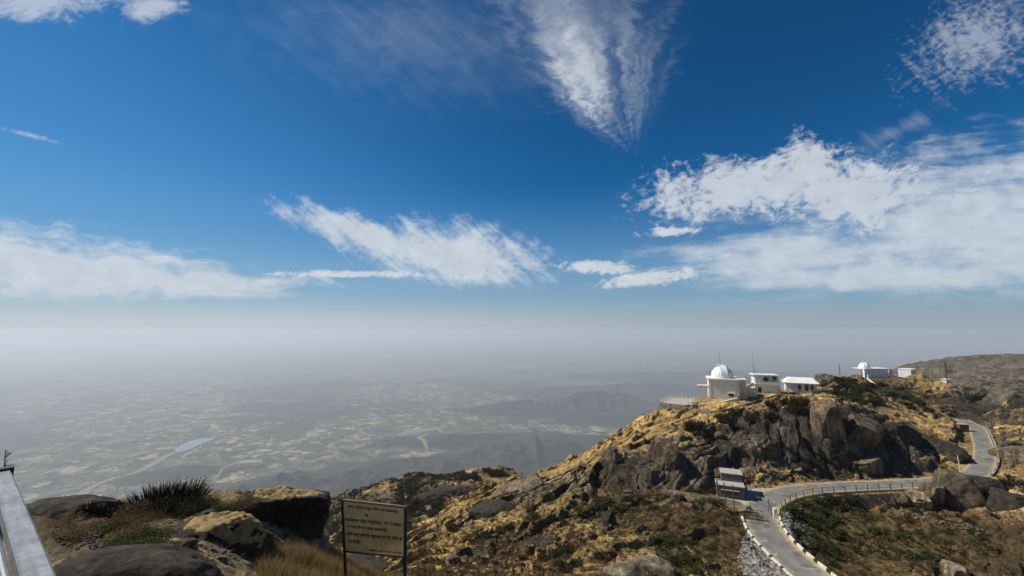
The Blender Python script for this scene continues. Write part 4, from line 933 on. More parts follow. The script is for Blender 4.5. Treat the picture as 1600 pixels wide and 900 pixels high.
for k in range(9):
    t = .935 + k * .0075; p = (base_ + Vector((0, 0, -1.9))).lerp(tip, t); b.bar(p, p + Vector((rs_.uniform(.01, .06) , rs_.uniform(-.02, .02), rs_.uniform(.0, .035))), .0035, 4, .001)
tag(b.build('dry_plant', M['twig']), 'thin dry thistle stalk sticking up behind the rail end', 'plant')
# ------------------------------------------------------------------ signboard
YL, YR = 9.25, 8.85
TL, TR, BR, BL = Vector(at(536, 782, YL)), Vector(at(632, 793, YR)), Vector(at(631, 870, YR)), Vector(at(539.5, 861.5, YL))
def bq(u, v, off=0.0):
    p = TL.lerp(TR, u).lerp(BL.lerp(BR, u), v); return p + NRM * off
NRM = (TR - TL).cross(TL - BL).normalized()
if NRM.y > 0: NRM = -NRM
ctr = (TL + TR + BL + BR) / 4; base_s = Vector((ctr.x, ctr.y, gz(ctr.x, ctr.y)))
sg = empty('signboard', base_s, 0, 'yellow metal notice board with black Hindi lettering on two dark posts', 'sign')
def slab(name, c4, t0, t1, m, parent, org):
    b = bmesh.new(); f = [b.verts.new(c + NRM * t0 - org) for c in c4]; k = [b.verts.new(c + NRM * t1 - org) for c in c4]
    b.faces.new(f); b.faces.new(k[::-1])
    for i in range(4): b.faces.new((f[i], k[i], k[(i + 1) % 4], f[(i + 1) % 4]))
    bmesh.ops.recalc_face_normals(b, faces=b.faces); me = bpy.data.meshes.new(name); b.to_mesh(me); b.free(); return link(name, me, m, parent)
slab('panel', [bq(0, 0), bq(1, 0), bq(1, 1), bq(0, 1)], -.004, .004, M['sign_face'], sg, base_s)
fr = MB(); o_ = base_s
fr.beam(bq(-.015, -.012) - o_, bq(1.02, -.012) - o_, .05, .035); fr.build('frame', M['rust'], sg)
fr = MB(); fr.beam(bq(-.01, 1.0, -.0) - o_, bq(1.0, 1.0) - o_, .045, .03); fr.build('frame', M['steel_dark'], sg)
for (u, wd_, dxp) in ((-.012, .045, .06), (1.022, .075, .015)):
    top = bq(u, -.03) - o_; bot = bq(u, 1.0) - o_; d = (bot - top); bot = top + d * 2.4; gg = gz(bot.x + o_.x, bot.y + o_.y) - o_.z - .3; tt = (gg - top.z) / d.z; bot = top + d * tt
    MB().beam(top, bot, wd_, .05).build('post', M['steel_dark'], sg)
def text_mesh(body, size=1):
    c = bpy.data.curves.new('t', 'FONT'); c.body = body; c.size = size; c.resolution_u = 3; c.offset = .026
    o = bpy.data.objects.new('t', c); col.objects.link(o); dg = bpy.context.evaluated_depsgraph_get(); dg.update()
    me = bpy.data.meshes.new_from_object(o.evaluated_get(dg)); bpy.data.objects.remove(o); bpy.data.curves.remove(c); return me
lines = [("आबू पर्वत वन्य जीव अभयारण्य", .065, .90, .055, .155), ("में", .36, .42, .215, .27), ("•अभयारण्य क्षेत्र में प्लािस्टक, शीशे की बोतल", .02, .95, .32, .42),
         ("व कचरा फेंकना सख्त अपराध है।", .05, .73, .455, .555), ("•दोषी पाए जाने पर जुर्माना या कैद दोनों हो", .02, .975, .60, .70), ("सकती है।", .06, .27, .745, .84), ("आज्ञा से उपवन संरक्षक, आबू पर्वत", .42, .975, .895, .965)]
for (tx_, u0, u1, v0, v1) in lines:
    me = text_mesh(tx_); V_ = np.array([v.co[:] for v in me.vertices]); mn, mx = V_.min(0), V_.max(0)
    VV = [bq(u0 + (v[0] - mn[0]) / (mx[0] - mn[0]) * (u1 - u0), v1 - (v[1] - mn[1]) / (mx[1] - mn[1]) * (v1 - v0), .0065) - o_ for v in V_]
    m2 = bpy.data.meshes.new('lettering'); m2.from_pydata(VV, [], [p.vertices[:] for p in me.polygons]); m2.update(); link('lettering', m2, M['black'], sg)
# ------------------------------------------------------------------ kerbs, wall and fence of the road
def off_line(P_, o):
    d = np.gradient(P_[:, :2], axis=0); n = np.stack([-d[:, 1], d[:, 0]], -1); n /= np.linalg.norm(n, axis=1)[:, None]; Q = P_.copy(); Q[:, :2] += n * o; return Q
def walk(P_, s0, s1):
    L = np.concatenate([[0], np.cumsum(np.linalg.norm(np.diff(P_[:, :2], axis=0), axis=1))])
    f = lambda s: Vector([float(np.interp(s, L, P_[:, k])) for k in range(3)]); return f, L
def arc_at(P_, px, py):
    x, y = proj(P_[:, 0], P_[:, 1], P_[:, 2]); i = int(np.argmin((x - px)**2 + (y - py)**2)); L = np.concatenate([[0], np.cumsum(np.linalg.norm(np.diff(P_[:, :2], axis=0), axis=1))]); return float(L[i])
RT, LT = off_line(road, -(ROADW + .12)), off_line(road, ROADW + .12)
wm = {}
def kerb(P_, s0, s1, seq, side):
    f, L = walk(P_, 0, 0); s = s0; k = 0
    while s < s1:
        ln, dark = seq[k % len(seq)]; a, b_ = f(s), f(min(s + ln - .04, s1)); c = (a + b_) / 2; d = b_ - a
        key = (round(ln, 2), dark)
        if key not in wm:
            mb = MB().box(-ln / 2 + .02, ln / 2 - .02, -.14, .14, -.12, .30 if dark else .34, .03); bmesh.ops.recalc_face_normals(mb.b, faces=mb.b.faces)
            me = bpy.data.meshes.new('kerb_stone'); mb.b.to_mesh(me); mb.b.free(); me.materials.append(M['black' if dark else 'kerb_white']); wm[key] = me
        o = bpy.data.objects.new('kerb_stone', wm[key]); col.objects.link(o); o.location = c; o.rotation_euler = (0, 0, math.atan2(d.y, d.x) + random.uniform(-.02, .02))
        tag(o, ('black' if dark else 'white') + ' painted kerb stone on the ' + side, 'kerb stone', ('black' if dark else 'white') + ' kerb stones on the ' + side); s += ln; k += 1
kerb(RT, 0, arc_at(RT, 1213, 812), [(1.55, 0), (.75, 1)], 'gully side of the road')
kerb(LT, 0, arc_at(LT, 1169, 805), [(2.0, 0), (.5, 1)], 'stone-pitched side of the road')
def wall_along(name, P_, s0, s1, w_, z0, z1, m, label, cat, step=1.2, parent=None):
    f, L = walk(P_, 0, 0); n = max(2, int((s1 - s0) / step)); pts = [f(s0 + (s1 - s0) * i / n) for i in range(n + 1)]
    b = bmesh.new(); ring = []
    for i, p in enumerate(pts):
        d = (pts[min(i + 1, n)] - pts[max(i - 1, 0)]); nn = Vector((-d.y, d.x, 0)).normalized() * (w_ / 2)
        ring.append([b.verts.new(p + nn * sx + Vector((0, 0, zz))) for sx, zz in ((-1, z0), (1, z0), (1, z1), (-1, z1))])
    for a, c in zip(ring[:-1], ring[1:]):
        for k in range(4): b.faces.new((a[k], a[(k + 1) % 4], c[(k + 1) % 4], c[k]))
    b.faces.new(ring[0]); b.faces.new(ring[-1][::-1]); bmesh.ops.recalc_face_normals(b, faces=b.faces)
    me = bpy.data.meshes.new(name); b.to_mesh(me); b.free(); o = link(name, me, M[m], parent)
    if label: tag(o, label, cat)
    return o
sA, sB = arc_at(RT, 1213, 806), arc_at(RT, 1484, 757)
RW = off_line(road, -(ROADW + .28))
wall_along('retaining_wall', RW, sA, sB, .42, -2.6, .16, 'rubble_wall', 'curved stone retaining wall holding up the fenced stretch of road', 'wall')
f, _ = walk(RW, 0, 0); fn = empty('road_fence', f(sA), 0, 'thin dark post and rail fence along the outer edge of the curved road', 'fence'); o0 = f(sA)
pm = MB().box(-.045, .045, -.045, .045, 0, 1.05).b; mp_ = bpy.data.meshes.new('post'); pm.to_mesh(mp_); pm.free(); mp_.materials.append(M['steel_dark'])
nP = 19
for k in range(nP):
    p = f(sA + (sB - sA) * (k + .1) / nP); o = link('post', mp_, None, fn, p - o0 + Vector((0, 0, .16)))
for zz in (.62, 1.12):
    mb = MB()
    for k in range(nP - 1): mb.bar(f(sA + (sB - sA) * (k + .1) / nP) - o0 + Vector((0, 0, zz)), f(sA + (sB - sA) * (k + 1.1) / nP) - o0 + Vector((0, 0, zz)), .014, 5)
    mb.build('rail', M['steel_dark'], fn)
# upper road: low wall with posts
sC, sD = arc_at(RT, 1548, 735), arc_at(RT, 1538, 668)
RW = off_line(road, -2.05); f, _ = walk(RW, 0, 0)
wall_along('parapet', RW, sC, sD, .35, -1.2, .30, 'rubble_wall', 'low pale parapet on the outer side of the upper road', 'wall')
fn2 = empty('road_fence', f(sC), 0, 'short pale posts on the parapet of the upper road', 'fence'); o1 = f(sC)
for k in range(8): MB().box(-.07, .07, -.07, .07, 0, .9).build('post', M['concrete'], fn2, f(sC + (sD - sC) * k / 7.5) - o1 + Vector((0, 0, .3)))
# gate
gl = Vector(at_z(1170, 806, -28.8)); ggp = empty('gate_pillar', gl, R(-10), 'blue grey sheet metal gate pillar with open barrier frame beside the road', 'gate')
MB().box(-.45, .35, -.16, .16, 0, 1.55, .02).build('pillar', M['slate'], ggp); MB().box(-.55, .0, -.5, -.17, 1.05, 1.5, .01).build('panel', M['slate'], ggp); MB().bar((.3, 0, 0), (.3, 0, 2.5), .04, 8).build('post', M['steel_dark'], ggp)
mb = MB()
for a, b_ in (((.35, 0, .3), (1.9, -.5, .3)), ((.35, 0, 1.0), (1.9, -.5, 1.0)), ((1.9, -.5, .3), (1.9, -.5, 1.0)), ((.35, 0, .3), (.35, 0, 1.0)), ((1.1, -.24, .3), (1.1, -.24, 1.0)), ((.35, 0, .3), (1.9, -.5, 1.0))): mb.bar(a, b_, .03, 6)
mb.build('barrier_frame', M['steel_dark'], ggp)
gr2 = Vector(at_z(1211, 808, -28.8)); ggr = empty('gate_pillar', gr2, R(-8), 'white painted gate pillar with an open dark gate leaf by the road bend', 'gate')
MB().box(-.26, .26, -.26, .26, 0, 1.3, .03).build('pillar', M['white'], ggr)
mb = MB()
for a, b_ in (((-.35, .1, 0), (-.35, .1, 2.3)), ((-.35, .1, 2.2), (-.35, 1.3, 2.2)), ((-.35, 1.3, .2), (-.35, 1.3, 2.2)), ((-.35, .1, .3), (-.35, 1.3, .3)), ((-.35, .1, 1.2), (-.35, 1.3, 1.2)), ((-.35, .1, .3), (-.35, 1.3, 2.2))): mb.bar(a, b_, .035, 6)
mb.build('gate_leaf', M['steel_dark'], ggr)
# ------------------------------------------------------------------ stone hut
ht = empty('stone_hut', hutp, R(-22), 'small two-level brown stone hut with pale roof edges at the road junction', 'hut')
MB().box(-2.1, 2.1, 0, 2.2, -.6, 2.2).build('wall', M['masonry'], ht)
MB().box(-1.2, 2.1, 2.21, 5.0, -.3, 3.6).build('wall', M['masonry'], ht)
MB().box(-2.25, 2.25, -.15, 2.19, 2.202, 2.36, .02).build('roof', M['concrete'], ht)
pr = MB(); pr.box(-2.25, -2.1, -.15, 2.2, 2.36, 2.6); pr.box(-2.1, -1.25, 2.05, 2.2, 2.36, 2.6); pr.build('parapet', M['concrete'], ht)
MB().box(-1.35, 2.25, 2.1, 5.1, 3.602, 3.75, .02).build('roof', M['concrete'], ht)
wn = MB().box(-1.35, 1.2, -.06, .02, .85, 1.5).build('window', M['dark'], ht); MB().box(-1.5, 1.35, -.32, -.002, 1.53, 1.63).build('sill', M['concrete'], wn)
mb = MB()
for k in range(5): mb.box(-1.2 + k * .55, -1.14 + k * .55, -.09, -.062, .85, 1.5)
mb.build('window_bars', M['brownwood'], wn)
MB().box(-2.2, 2.2, -.28, -.002, -.62, .12, .02).build('plinth', M['concrete'], ht)
MB().box(2.12, 3.4, .5, 2.1, 1.7, 1.82).build('canopy', M['slate'], ht)
MB().box(2.104, 2.14, .9, 1.7, 0, 1.65).build('door', M['brownwood'], ht)
for (a, b_, c, d, lb) in [(1131.5, 763, 1134.5, 803, 'rusty pole before the hut window'), (1144.5, 767, 1148.5, 808, 'rusty pole at the hut corner facing the road')]:
    q = gp(c, d, 30); q = Vector(q) if q else Vector(at_z(c, d, -29)); hgt = (d - b_) / F * q.y * 1.12
    tag(MB().bar((0, 0, -.3), (-.12, 0, hgt), .085, 8).build('metal_pole', M['brownwood'], None, q), 'tall dark ' + lb, 'pole', None)
# ------------------------------------------------------------------ observatory
def dome_parts(root, r, zc, slit_az, ribs=20):
    b = bmesh.new(); nu, nv = 48, 14; rows = []
    for j in range(nv + 1):
        t = j / nv * math.pi / 2; rows.append([b.verts.new((r * math.cos(t) * math.cos(u * 2 * math.pi / nu), r * math.cos(t) * math.sin(u * 2 * math.pi / nu), r * math.sin(t))) for u in range(nu)] if j < nv else [b.verts.new((0, 0, r))])
    for j in range(nv - 1):
        for u in range(nu): b.faces.new((rows[j][u], rows[j][(u + 1) % nu], rows[j + 1][(u + 1) % nu], rows[j + 1][u]))
    for u in range(nu): b.faces.new((rows[nv - 1][u], rows[nv - 1][(u + 1) % nu], rows[nv][0]))
    me = bpy.data.meshes.new('dome'); b.to_mesh(me); b.free()
    for p in me.polygons: p.use_smooth = True
    dm = link('dome', me, M['dome'], root, Vector((0, 0, zc)))
    mb = MB()
    for k in range(ribs):
        a = k * 2 * math.pi / ribs; pts = [Vector((r * 1.004 * math.cos(t) * math.cos(a), r * 1.004 * math.cos(t) * math.sin(a), r * 1.004 * math.sin(t))) for t in np.linspace(0, 1.45, 9)]
        for p, q in zip(pts[:-1], pts[1:]): mb.bar(p, q, .009 * r, 4)
    mb.build('rib', M['slate'], dm)
    # shutter: a raised strip over the dome with dark edges
    b = bmesh.new(); hw = r * .26; prev = None; T_ = np.linspace(.08, 1.75, 16)
    for t in T_:
        row = [Vector((w_, -rr_ * r * math.cos(t), rr_ * r * math.sin(t))) for rr_ in (1.0, 1.05) for w_ in (-hw, hw)]; row = [b.verts.new(v) for v in (row[0], row[1], row[3], row[2])]
        if prev:
            for k in range(4): b.faces.new((prev[k], prev[(k + 1) % 4], row[(k + 1) % 4], row[k]))
        else: b.faces.new(row)
        prev = row
    b.faces.new(prev[::-1]); bmesh.ops.recalc_face_normals(b, faces=b.faces); me = bpy.data.meshes.new('shutter'); b.to_mesh(me); b.free()
    sh = link('shutter', me, M['dome'], dm); sh.rotation_euler = (0, 0, slit_az)
    mb = MB()
    for sx in (-1, 1):
        pts = [Vector((sx * hw * 1.06, -1.02 * r * math.cos(t), 1.02 * r * math.sin(t))) for t in T_]
        for p, q in zip(pts[:-1], pts[1:]): mb.bar(p, q, .02 * r, 4)
    ed = mb.build('shutter_rail', M['steel_dark'], dm); ed.rotation_euler = (0, 0, slit_az)
    MB().box(-.42 * r, .42 * r, -.2 * r, .3 * r, r * 1.01, r * 1.10, .01).build('shutter_cap', M['dome'], dm)
    return dm
def face_root(px, py, Y, z=None):
    x, y, zz = at(px, py, Y); return Vector((x, y, zz if z is None else z))
ob = face_root(1132, 624, 126.5); th_ = R(-20)
A_ = empty('observatory', ob, th_, 'grey square observatory tower with a large ribbed white dome on its roof', 'observatory')
MB().box(-3.85, 3.85, 0, 7.4, -1.6, 5.5).build('wall', M['plaster'], A_)
pl = MB(); pl.box(-3.95, -3.35, -.06, .5, -1.6, 5.49); pl.box(3.5, 3.95, -.06, .5, -1.6, 5.49); pl.build('pilaster', M['cream'], A_)
MB().box(-4.25, 4.25, -.4, 7.8, 5.502, 5.85, .03).build('roof', M['white'], A_)
MB().box(-4.0, 4.0, -.12, 7.5, 5.05, 5.498).build('cornice', M['plaster'], A_)
mb = MB(); mb.bar((0, 3.7, 5.852), (0, 3.7, 6.35), 3.0, 40); dr = mb.build('drum', M['white'], A_)
sub = bpy.data.objects.new('dome_mount', None)
dm = dome_parts(A_, 2.95, 6.35, R(12)); dm.location = (0, 3.7, 6.35); bpy.data.objects.remove(sub)
wn = MB().box(1.1, 2.5, -.03, .02, .9, 1.75).build('window', M['dark'], A_); MB().box(.9, 2.75, -.75, -.002, 1.85, 1.97).build('canopy', M['white'], wn); MB().box(1.0, 2.6, -.07, -.032, .78, .89).build('sill', M['concrete'], wn)
MB().bar((-.3, 3.7, 9.4), (-.45, 3.7, 13.6), .045, 6, .02).build('lightning_rod', M['steel_dark'], A_)
bl = MB().box(-6.9, -3.96, 1.0, 3.2, 3.3, 3.62, .02).build('balcony', M['cream'], A_); MB().box(-6.8, -3.98, 1.05, 3.15, 3.0, 3.297).build('underside', M['yellow'], bl)
MB().box(3.98, 6.3, 3.5, 6.8, -1, 5.2).build('annex', M['plaster'], A_); MB().box(3.96, 6.5, 3.3, 7.0, 5.202, 5.5, .02).build('annex_roof', M['white'], A_)
st = MB(); st.beam((6.5, 4.6, 5.2), (9.0, 4.6, 2.6), .9, .14); st.build('staircase', M['concrete'], A_)
st = MB(); st.bar((6.4, 4.1, 6.2), (9.0, 4.1, 3.5), .04, 5); st.bar((6.4, 5.1, 6.2), (9.0, 5.1, 3.5), .04, 5)
for k in range(5): st.bar((6.5 + k * .6, 4.1, 5.2 - k * .62), (6.5 + k * .6, 4.1, 6.15 - k * .62), .03, 5)
st.build('stair_rail', M['steel_dark'], A_)
wl = empty('courtyard_wall', face_root(1166, 613, 130), R(-18), 'low cream wall with white coping between tower and two-storey house', 'wall')
MB().box(-3.0, 2.9, 0, .25, -1.2, 1.15).build('panel', M['cream'], wl); MB().box(-3.05, 2.95, -.05, .3, 1.152, 1.3).build('coping', M['white'], wl); MB().box(-2.9, 2.8, -.012, -.002, .3, .5).build('band', M['white'], wl)
# white two-storey house
hb = face_root(1199.5, 614, 131.5)
H_ = empty('house', hb, R(-16), 'white two-storey house with open upper verandah and thin roof mast', 'house')
MB().box(-3.3, 3.3, 0, 5, -1.2, 2.5).build('wall', M['white'], H_)
MB().box(-3.45, 3.5, -.5, 5.1, 2.502, 2.72, .02).build('floor_slab', M['white'], H_)
MB().box(-3.1, 3.2, 1.2, 5, 2.722, 5.1).build('upper_wall', M['white'], H_)
MB().box(-3.2, 3.3, -.40, -.25, 2.722, 3.45).build('parapet', M['white'], H_)
mb = MB()
for xx in (-3.1, -1.2, .95, 3.05): mb.box(xx - .12, xx + .12, -.22, .02, 2.722, 5.1)
mb.build('column', M['white'], H_)
MB().box(-3.75, 3.4, -.5, 5.2, 5.102, 5.38, .03).build('roof', M['white'], H_)
MB().box(-2.6, -1.6, -.03, .02, -.1, 1.6).build('door', M['dark'], H_)
MB().box(-1.0, .5, 1.16, 1.199, 3.5, 4.5).build('window', M['dark'], H_); MB().box(1.5, 2.5, -.24, -.20, 3.9, 4.9).build('window', M['dark'], H_)
MB().box(.6, 3.0, -.1, -.002, 3.6, 3.7).build('ledge', M['concrete'], H_)
rr_ = MB(); rr_.bar((-3.5, -.4, 5.8), (3.2, -.4, 5.8), .025, 5)
for k in range(8): rr_.bar((-3.5 + k * .957, -.4, 5.38), (-3.5 + k * .957, -.4, 5.8), .022, 5)
rr_.build('roof_railing', M['steel_dark'], H_)
mm_ = MB(); mm_.bar((-3.4, 0, 5.38), (-3.55, 0, 12.2), .05, 6, .02); mm_.bar((-3.45, 0, 8.2), (-2.4, 0, 5.4), .018, 4); mm_.bar((-3.45, 0, 8.2), (-3.4, 1.6, 5.4), .018, 4); mm_.build('mast', M['steel_dark'], H_)
rp_ = MB(); rp_.prism([(-6.2, .2), (-3.32, .2), (-3.32, .6), (-6.2, .6)], -1, .9); rp_.beam((-6.2, .4, 1.0), (-3.4, .4, 2.6), .4, .9); rp_.build('ramp_wall', M['cream'], H_)
# bungalow
bb = face_root(1253, 613.5, 134.5)
B_ = empty('bungalow', bb, R(-26), 'white single-storey bungalow with low hipped roof and shaded verandah', 'house')
MB().box(-4.0, 4.0, 1.6, 5.4, -1.0, 3.0).build('wall', M['white'], B_)
MB().box(-4.0, 4.0, .0, 1.59, -1.0, .12).build('verandah_floor', M['concrete'], B_)
for xx, ww in ((-3.8, .25), (.35, .16), (3.7, .3), (2.15, .14)): MB().box(xx - ww, xx + ww, .02, .28, .122, 2.9).build('column', M['white'], B_)
MB().box(-3.55, -.9, .06, .20, .122, 1.5).build('screen_wall', M['white'], B_)
b = bmesh.new(); E1 = [b.verts.new(v) for v in ((-4.6, -.6, 2.95), (4.5, -.6, 2.95), (4.5, 6.0, 2.95), (-4.6, 6.0, 2.95))]; E2 = [b.verts.new(v) for v in ((-3.2, 1.6, 4.35), (3.3, 1.6, 4.35), (3.3, 3.4, 4.35), (-3.2, 3.4, 4.35))]
E0 = [b.verts.new(v.co - Vector((0, 0, .18))) for v in E1]
b.faces.new(E2); b.faces.new(E0[::-1])
for k in range(4): b.faces.new((E1[k], E1[(k + 1) % 4], E2[(k + 1) % 4], E2[k])); b.faces.new((E0[k], E0[(k + 1) % 4], E1[(k + 1) % 4], E1[k]))
bmesh.ops.recalc_face_normals(b, faces=b.faces); me = bpy.data.meshes.new('roof'); b.to_mesh(me); b.free(); link('roof', me, M['white'], B_)
MB().box(1.15, 1.95, 1.55, 1.598, .122, 2.2).build('door', M['brownwood'], B_)
for x0, x1 in ((-.75, .05), (2.5, 3.2)): wn = MB().box(x0, x1, 1.56, 1.598, 1.0, 2.1).build('window', M['dark'], B_); MB().box(x0 - .08, x1 + .08, 1.50, 1.558, .9, .99).build('sill', M['concrete'], wn)
mb = MB(); mb.bar((2.3, -.3, 1.4), (4.0, -1.6, .0), .03, 5); mb.bar((2.3, -.3, .9), (4.0, -1.6, -.5), .03, 5); mb.build('stair_rail', M['steel_dark'], B_)
for (x0, x1, z0, z1, yy) in ((-1.0, .5, 3.5, 4.5, 1.14), (1.5, 2.5, 3.9, 4.9, -.26)):
    fm = MB(); fm.box(x0 - .06, x1 + .06, yy - .03, yy, z1, z1 + .08); fm.box(x0 - .06, x1 + .06, yy - .03, yy, z0 - .08, z0); fm.box(x0 - .08, x0, yy - .03, yy, z0, z1); fm.box(x1, x1 + .08, yy - .03, yy, z0, z1); fm.box((x0 + x1) / 2 - .04, (x0 + x1) / 2 + .04, yy - .03, yy, z0, z1); fm.build('window_frame', M['concrete'], H_)
dp = MB(); dp.bar((3.35, -.06, -1), (3.35, -.06, 2.4), .06, 6); dp.build('drainpipe', M['concrete'], H_)
MB().bar((3.6, -.1, -1.2), (3.6, -.1, 5.4), .06, 6).build('drainpipe', M['concrete'], A_)
vt = MB(); vt.bar((-2.2, 3, 4.35), (-2.2, 3, 5.0), .12, 8); vt.build('vent', M['concrete'], B_)
# far observatory
cc = face_root(1373, 588, 188)
C_ = empty('observatory', cc, R(4), 'long low white observatory with a small dome on the far hilltop', 'observatory')
MB().box(-3.2, 5.4, 1.0, 5.0, -1.5, 3.0).build('wall', M['white'], C_)
MB().box(-6.4, 6.0, 0, 6, 3.002, 3.3, .03).build('roof', M['white'], C_)
for xx in (-5.8, -3.7, 6.6): MB().box(xx - .5, xx + .5, .1, 1.0, -2.5, 2.998).build('column', M['white'], C_)
d2 = dome_parts(C_, 2.1, 4.3, R(-20), 14); d2.location = (-3.6, 3.0, 3.5); MB().bar((-3.6, 3.0, 3.302), (-3.6, 3.0, 3.5), 2.15, 32).build('drum', M['white'], C_)
MB().beam((-6.3, 0, -1.0), (-8.4, -.4, -2.4), .5, .5).build('buttress', M['white'], C_)
wp = [gp(1355, 593, 100), gp(1359, 596, 100), gp(1363, 599, 100), gp(1367, 602, 100)]
mb = MB()
for a, b_ in zip(wp[:-1], wp[1:]): mb.beam(Vector(a) + Vector((0, 0, .3)), Vector(b_) + Vector((0, 0, .3)), .35, .5)
tag(mb.build('stair_wall', M['white']), 'white stair wall running down from the far observatory', 'wall')
dd = face_root(1428, 586.5, 200)
D_ = empty('outbuilding', dd, R(33), 'plain white flat-roofed outbuilding with one grey shaded side on the far hill', 'building')
MB().box(-3.6, 3.6, 0, 4.6, -1.6, 2.7).build('wall', M['white'], D_); MB().box(-3.75, 3.75, -.15, 4.75, 2.702, 2.85, .02).build('roof', M['white'], D_)
MB().box(1.0, 1.9, -.03, -.002, .0, 2.0).build('door', M['slate'], D_); MB().box(-2.6, -1.6, -.03, -.002, 1.0, 2.0).build('window', M['dark'], D_)
ee = gp(1479, 597, 100); E_ = empty('shed', ee, R(20), 'tiny shed with a flat white roof at the foot of the power pole', 'shed')
MB().box(-1.3, 1.3, -.9, .9, -.6, .9).build('wall', M['plaster'], E_); MB().box(-1.6, 1.6, -1.2, 1.2, .902, 1.1).build('roof', M['white'], E_)
# terrace with wall and fence
tz = at(1070, 627, 131)[2]
tp_ = [at(1033, 630, 129)[:2], at(1070, 630, 124.5)[:2], at(1106, 630, 126)[:2], at(1106, 630, 133)[:2], at(1050, 630, 137)[:2]]
T_ = empty('terrace', (tp_[0][0], tp_[0][1], tz), 0, 'stone-walled lookout terrace with pale pickets below the dome tower', 'terrace'); t0 = Vector((tp_[0][0], tp_[0][1], 0))
loc = [(x - t0.x, y - t0.y) for x, y in tp_]
MB().prism(loc, -3.4, -.12).build('wall', M['rubble_wall'], T_); MB().prism([(x * 1.004, y * 1.004) for x, y in loc], -.118, 0.02).build('floor', M['concrete'], T_)
def posts(root, pts, n, h, r, m, name='post', z=0, rail=None):
    P_ = np.array(pts, float); L = np.concatenate([[0], np.cumsum(np.linalg.norm(np.diff(P_[:, :2], axis=0), axis=1))]); Q = []
    for k in range(n):
        s = L[-1] * k / (n - 1); q = Vector([float(np.interp(s, L, P_[:, j])) for j in range(P_.shape[1])]); 
        if len(q) == 2: q = Vector((q.x, q.y, z))
        Q.append(q); MB().box(-r, r, -r, r, 0, h).build(name, M[m], root, q)
    for zz in (rail or ()):
        mb = MB()
        for a, b_ in zip(Q[:-1], Q[1:]): mb.bar(a + Vector((0, 0, zz)), b_ + Vector((0, 0, zz)), .02, 5)
        mb.build('rail', M['steel_dark'], root)
posts(T_, loc[3:] + [loc[0]], 18, .8, .11, 'cream', 'picket', .02)
MB().beam(Vector((*loc[3], .15)), Vector((*loc[4], .15)), .3, .28).build('coping', M['cream'], T_)
tf = empty('terrace_fence', (t0.x, t0.y, tz - 1.2), 0, 'thin dark wire fence in front of the lookout terrace', 'fence')
posts(tf, [(loc[0][0] - .8, loc[0][1] - 1.2), (loc[1][0] - .3, loc[1][1] - 1.6), (loc[2][0] - .5, loc[2][1] - 1.5)], 10, 2.0, .05, 'steel_dark', 'post', -.6, (1.0, 1.9))
# path wall with fence up to the buildings
pw = [(1076, 641), (1095, 643), (1112, 646), (1138, 641), (1165, 634), (1190, 626), (1215, 620), (1240, 616), (1270, 613.5), (1302, 611.5)]
pp = [gp(a, b_, 80) for a, b_ in pw]; pp = catmull(np.array([p for p in pp if p]), 5)
wall_along('path_wall', pp, 0, np.linalg.norm(np.diff(pp[:, :2], axis=0), axis=1).sum(), .4, -.7, .45, 'masonry', 'long low dark wall edging the footpath up to the white buildings', 'wall', 1.5)
pf = empty('path_fence', pp[0], 0, 'row of thin fence posts along the footpath wall', 'fence')
posts(pf, [tuple(p - pp[0] + [0, 0, .4]) for p in pp], 16, 1.35, .05, 'steel_dark', 'post', 0, (1.25,))
# paved forecourt edge by the tower
wall_along('forecourt_edge', np.array([at(1092, 632, 124), at(1110, 630, 123.4), at(1132, 627, 123), at(1152, 622, 124.5)]), 0, 11.5, .5, -1.6, .1, 'cream', 'pale plinth wall in front of the dome tower', 'wall', 1.4)
# ------------------------------------------------------------------ poles
def pole(px, py0, py1, Y, r, m, label, arms=0, lean=0):
    a = Vector(at(px, py1, Y)); b_ = Vector(at(px, py0, Y)); h = b_.z - a.z
    p = empty('utility_pole', a, 0, label, 'pole'); MB().bar((0, 0, -1.2), (lean, 0, h), r, 8, r * .75).build('pole', M[m], p)
    for k in range(arms):
        ar = MB().box(-.8, .8, -.06, .06, h - .6 - k * .7, h - .48 - k * .7).build('crossarm', M['steel_dark'], p)
        for s_ in (-.7, 0, .7): MB().bar((s_, 0, h - .48 - k * .7), (s_, 0, h - .3 - k * .7), .05, 6).build('insulator', M['concrete'], ar)
pole(1313, 568, 590, 165, .12, 'wood_pole', 'bare thin pole on the scrubby rise between bungalow and far observatory', 0, -.15)
pole(1480, 565, 595, 168, .16, 'wood_pole', 'dark power pole with crossarms on the far end of the hill', 2, -.2)
pole(1503, 712, 742, 86, .10, 'cream', 'pale leaning pole at the bend behind the huge boulder', 0, -.5)
pole(1552, 655, 690, 113, .06, 'steel_dark', 'thin post on the outer side of the upper road', 0, 0)
pole(1244.5, 611, 624, 128, .07, 'concrete', 'pale standpipe on the slope below the bungalow', 0, 0)
pole(1361, 617, 627, 130, .07, 'concrete', 'short pale marker post in the green scrub of the upper hill', 0, 0)
# booth on the upper road
q = at(1507, 670, 116); bt = empty('booth', q, R(-15), 'small red-fronted roadside booth in the shade of the cliff', 'booth')
MB().box(-1.0, 1.0, 0, 1.2, -.5, 1.05).build('wall', M['red'], bt); MB().box(-1.1, 1.1, -.15, 1.3, 1.052, 1.14).build('roof', M['concrete'], bt); MB().box(-.4, .4, -.03, -.002, .2, .8).build('hatch', M['dark'], bt)
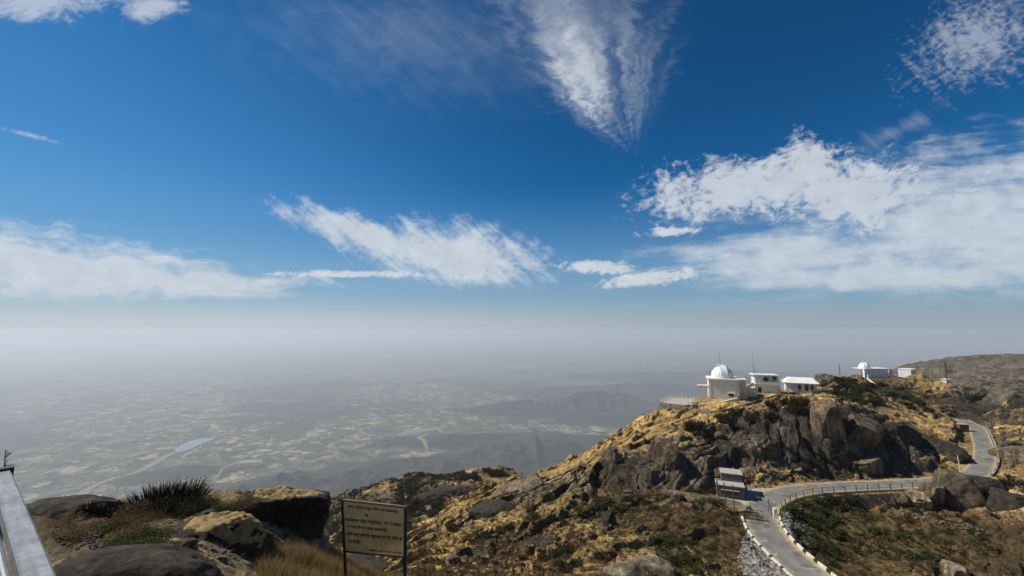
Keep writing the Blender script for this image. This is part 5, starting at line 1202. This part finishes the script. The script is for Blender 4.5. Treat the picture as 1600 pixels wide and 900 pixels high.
# pipes on the slope
def pipe(name, pts, r, m, label, cat):
    P_ = [gp(a, b_, 20) for a, b_ in pts]; P_ = catmull(np.array([p for p in P_ if p]), 5); P_[:, 2] = ground(P_[:, 0], P_[:, 1]) + r
    mb = MB()
    for a, b_ in zip(P_[:-1], P_[1:]): mb.bar(a, b_, r, 6)
    tag(mb.build(name, M[m]), label, cat)
pipe('hose', [(877, 858), (882, 870), (893, 877), (906, 884), (920, 886)], .05, 'concrete', 'pale curved hose lying on the straw slope', 'hose')
pipe('water_pipe', [(1061, 840), (1066, 850), (1080, 862), (1095, 872), (1104, 880)], .05, 'concrete', 'thin pale pipe running down the brown scrub slope', 'pipe')
for pts, lb in (([(1148, 786), (1158, 792), (1164, 800), (1166, 806)], 'pale stone edging between the hut and the gate pillar'),):
    pipe('edging', pts, .16, 'cobble', lb, 'edging')
# white figures of paint on the rocks by the hut
# birds
def bird(px, py, Y, s, rz, label):
    b = MB(); bm_ = b.b; bmesh.ops.create_uvsphere(bm_, u_segments=10, v_segments=8, radius=1, matrix=Matrix.Diagonal((.11 * s, .34 * s, .10 * s, 1)))
    bmesh.ops.create_uvsphere(bm_, u_segments=8, v_segments=6, radius=.075 * s, matrix=Matrix.Translation((0, .34 * s, .04 * s)))
    bmesh.ops.create_cone(bm_, cap_ends=True, segments=6, radius1=.03 * s, radius2=.004, depth=.12 * s, matrix=Matrix.Translation((0, .45 * s, .03 * s)) @ Matrix.Rotation(R(-90), 4, 'X'))
    for sx in (-1, 1): b.prism([(sx * .05 * s, .16 * s), (sx * .45 * s, .22 * s), (sx * .95 * s, .0), (sx * .5 * s, -.05 * s), (sx * .05 * s, -.14 * s)], .02 * s, .05 * s)
    b.prism([(-.05 * s, -.28 * s), (.05 * s, -.28 * s), (.12 * s, -.55 * s), (-.12 * s, -.55 * s)], -.02 * s, .01 * s)
    o = b.build('bird', M['black'], None, at(px, py, Y)); o.rotation_euler = (R(20), R(25), R(rz)); tag(o, label, 'bird')
bird(156, 452, 70, .34, 60, 'small dark bird gliding in front of the long flat cloud bank')
bird(762, 422, 110, .34, 100, 'tiny dark bird in front of the feathered middle cloud')
bird(1109, 581, 120, .5, 80, 'small dark bird flying beside the white dome')
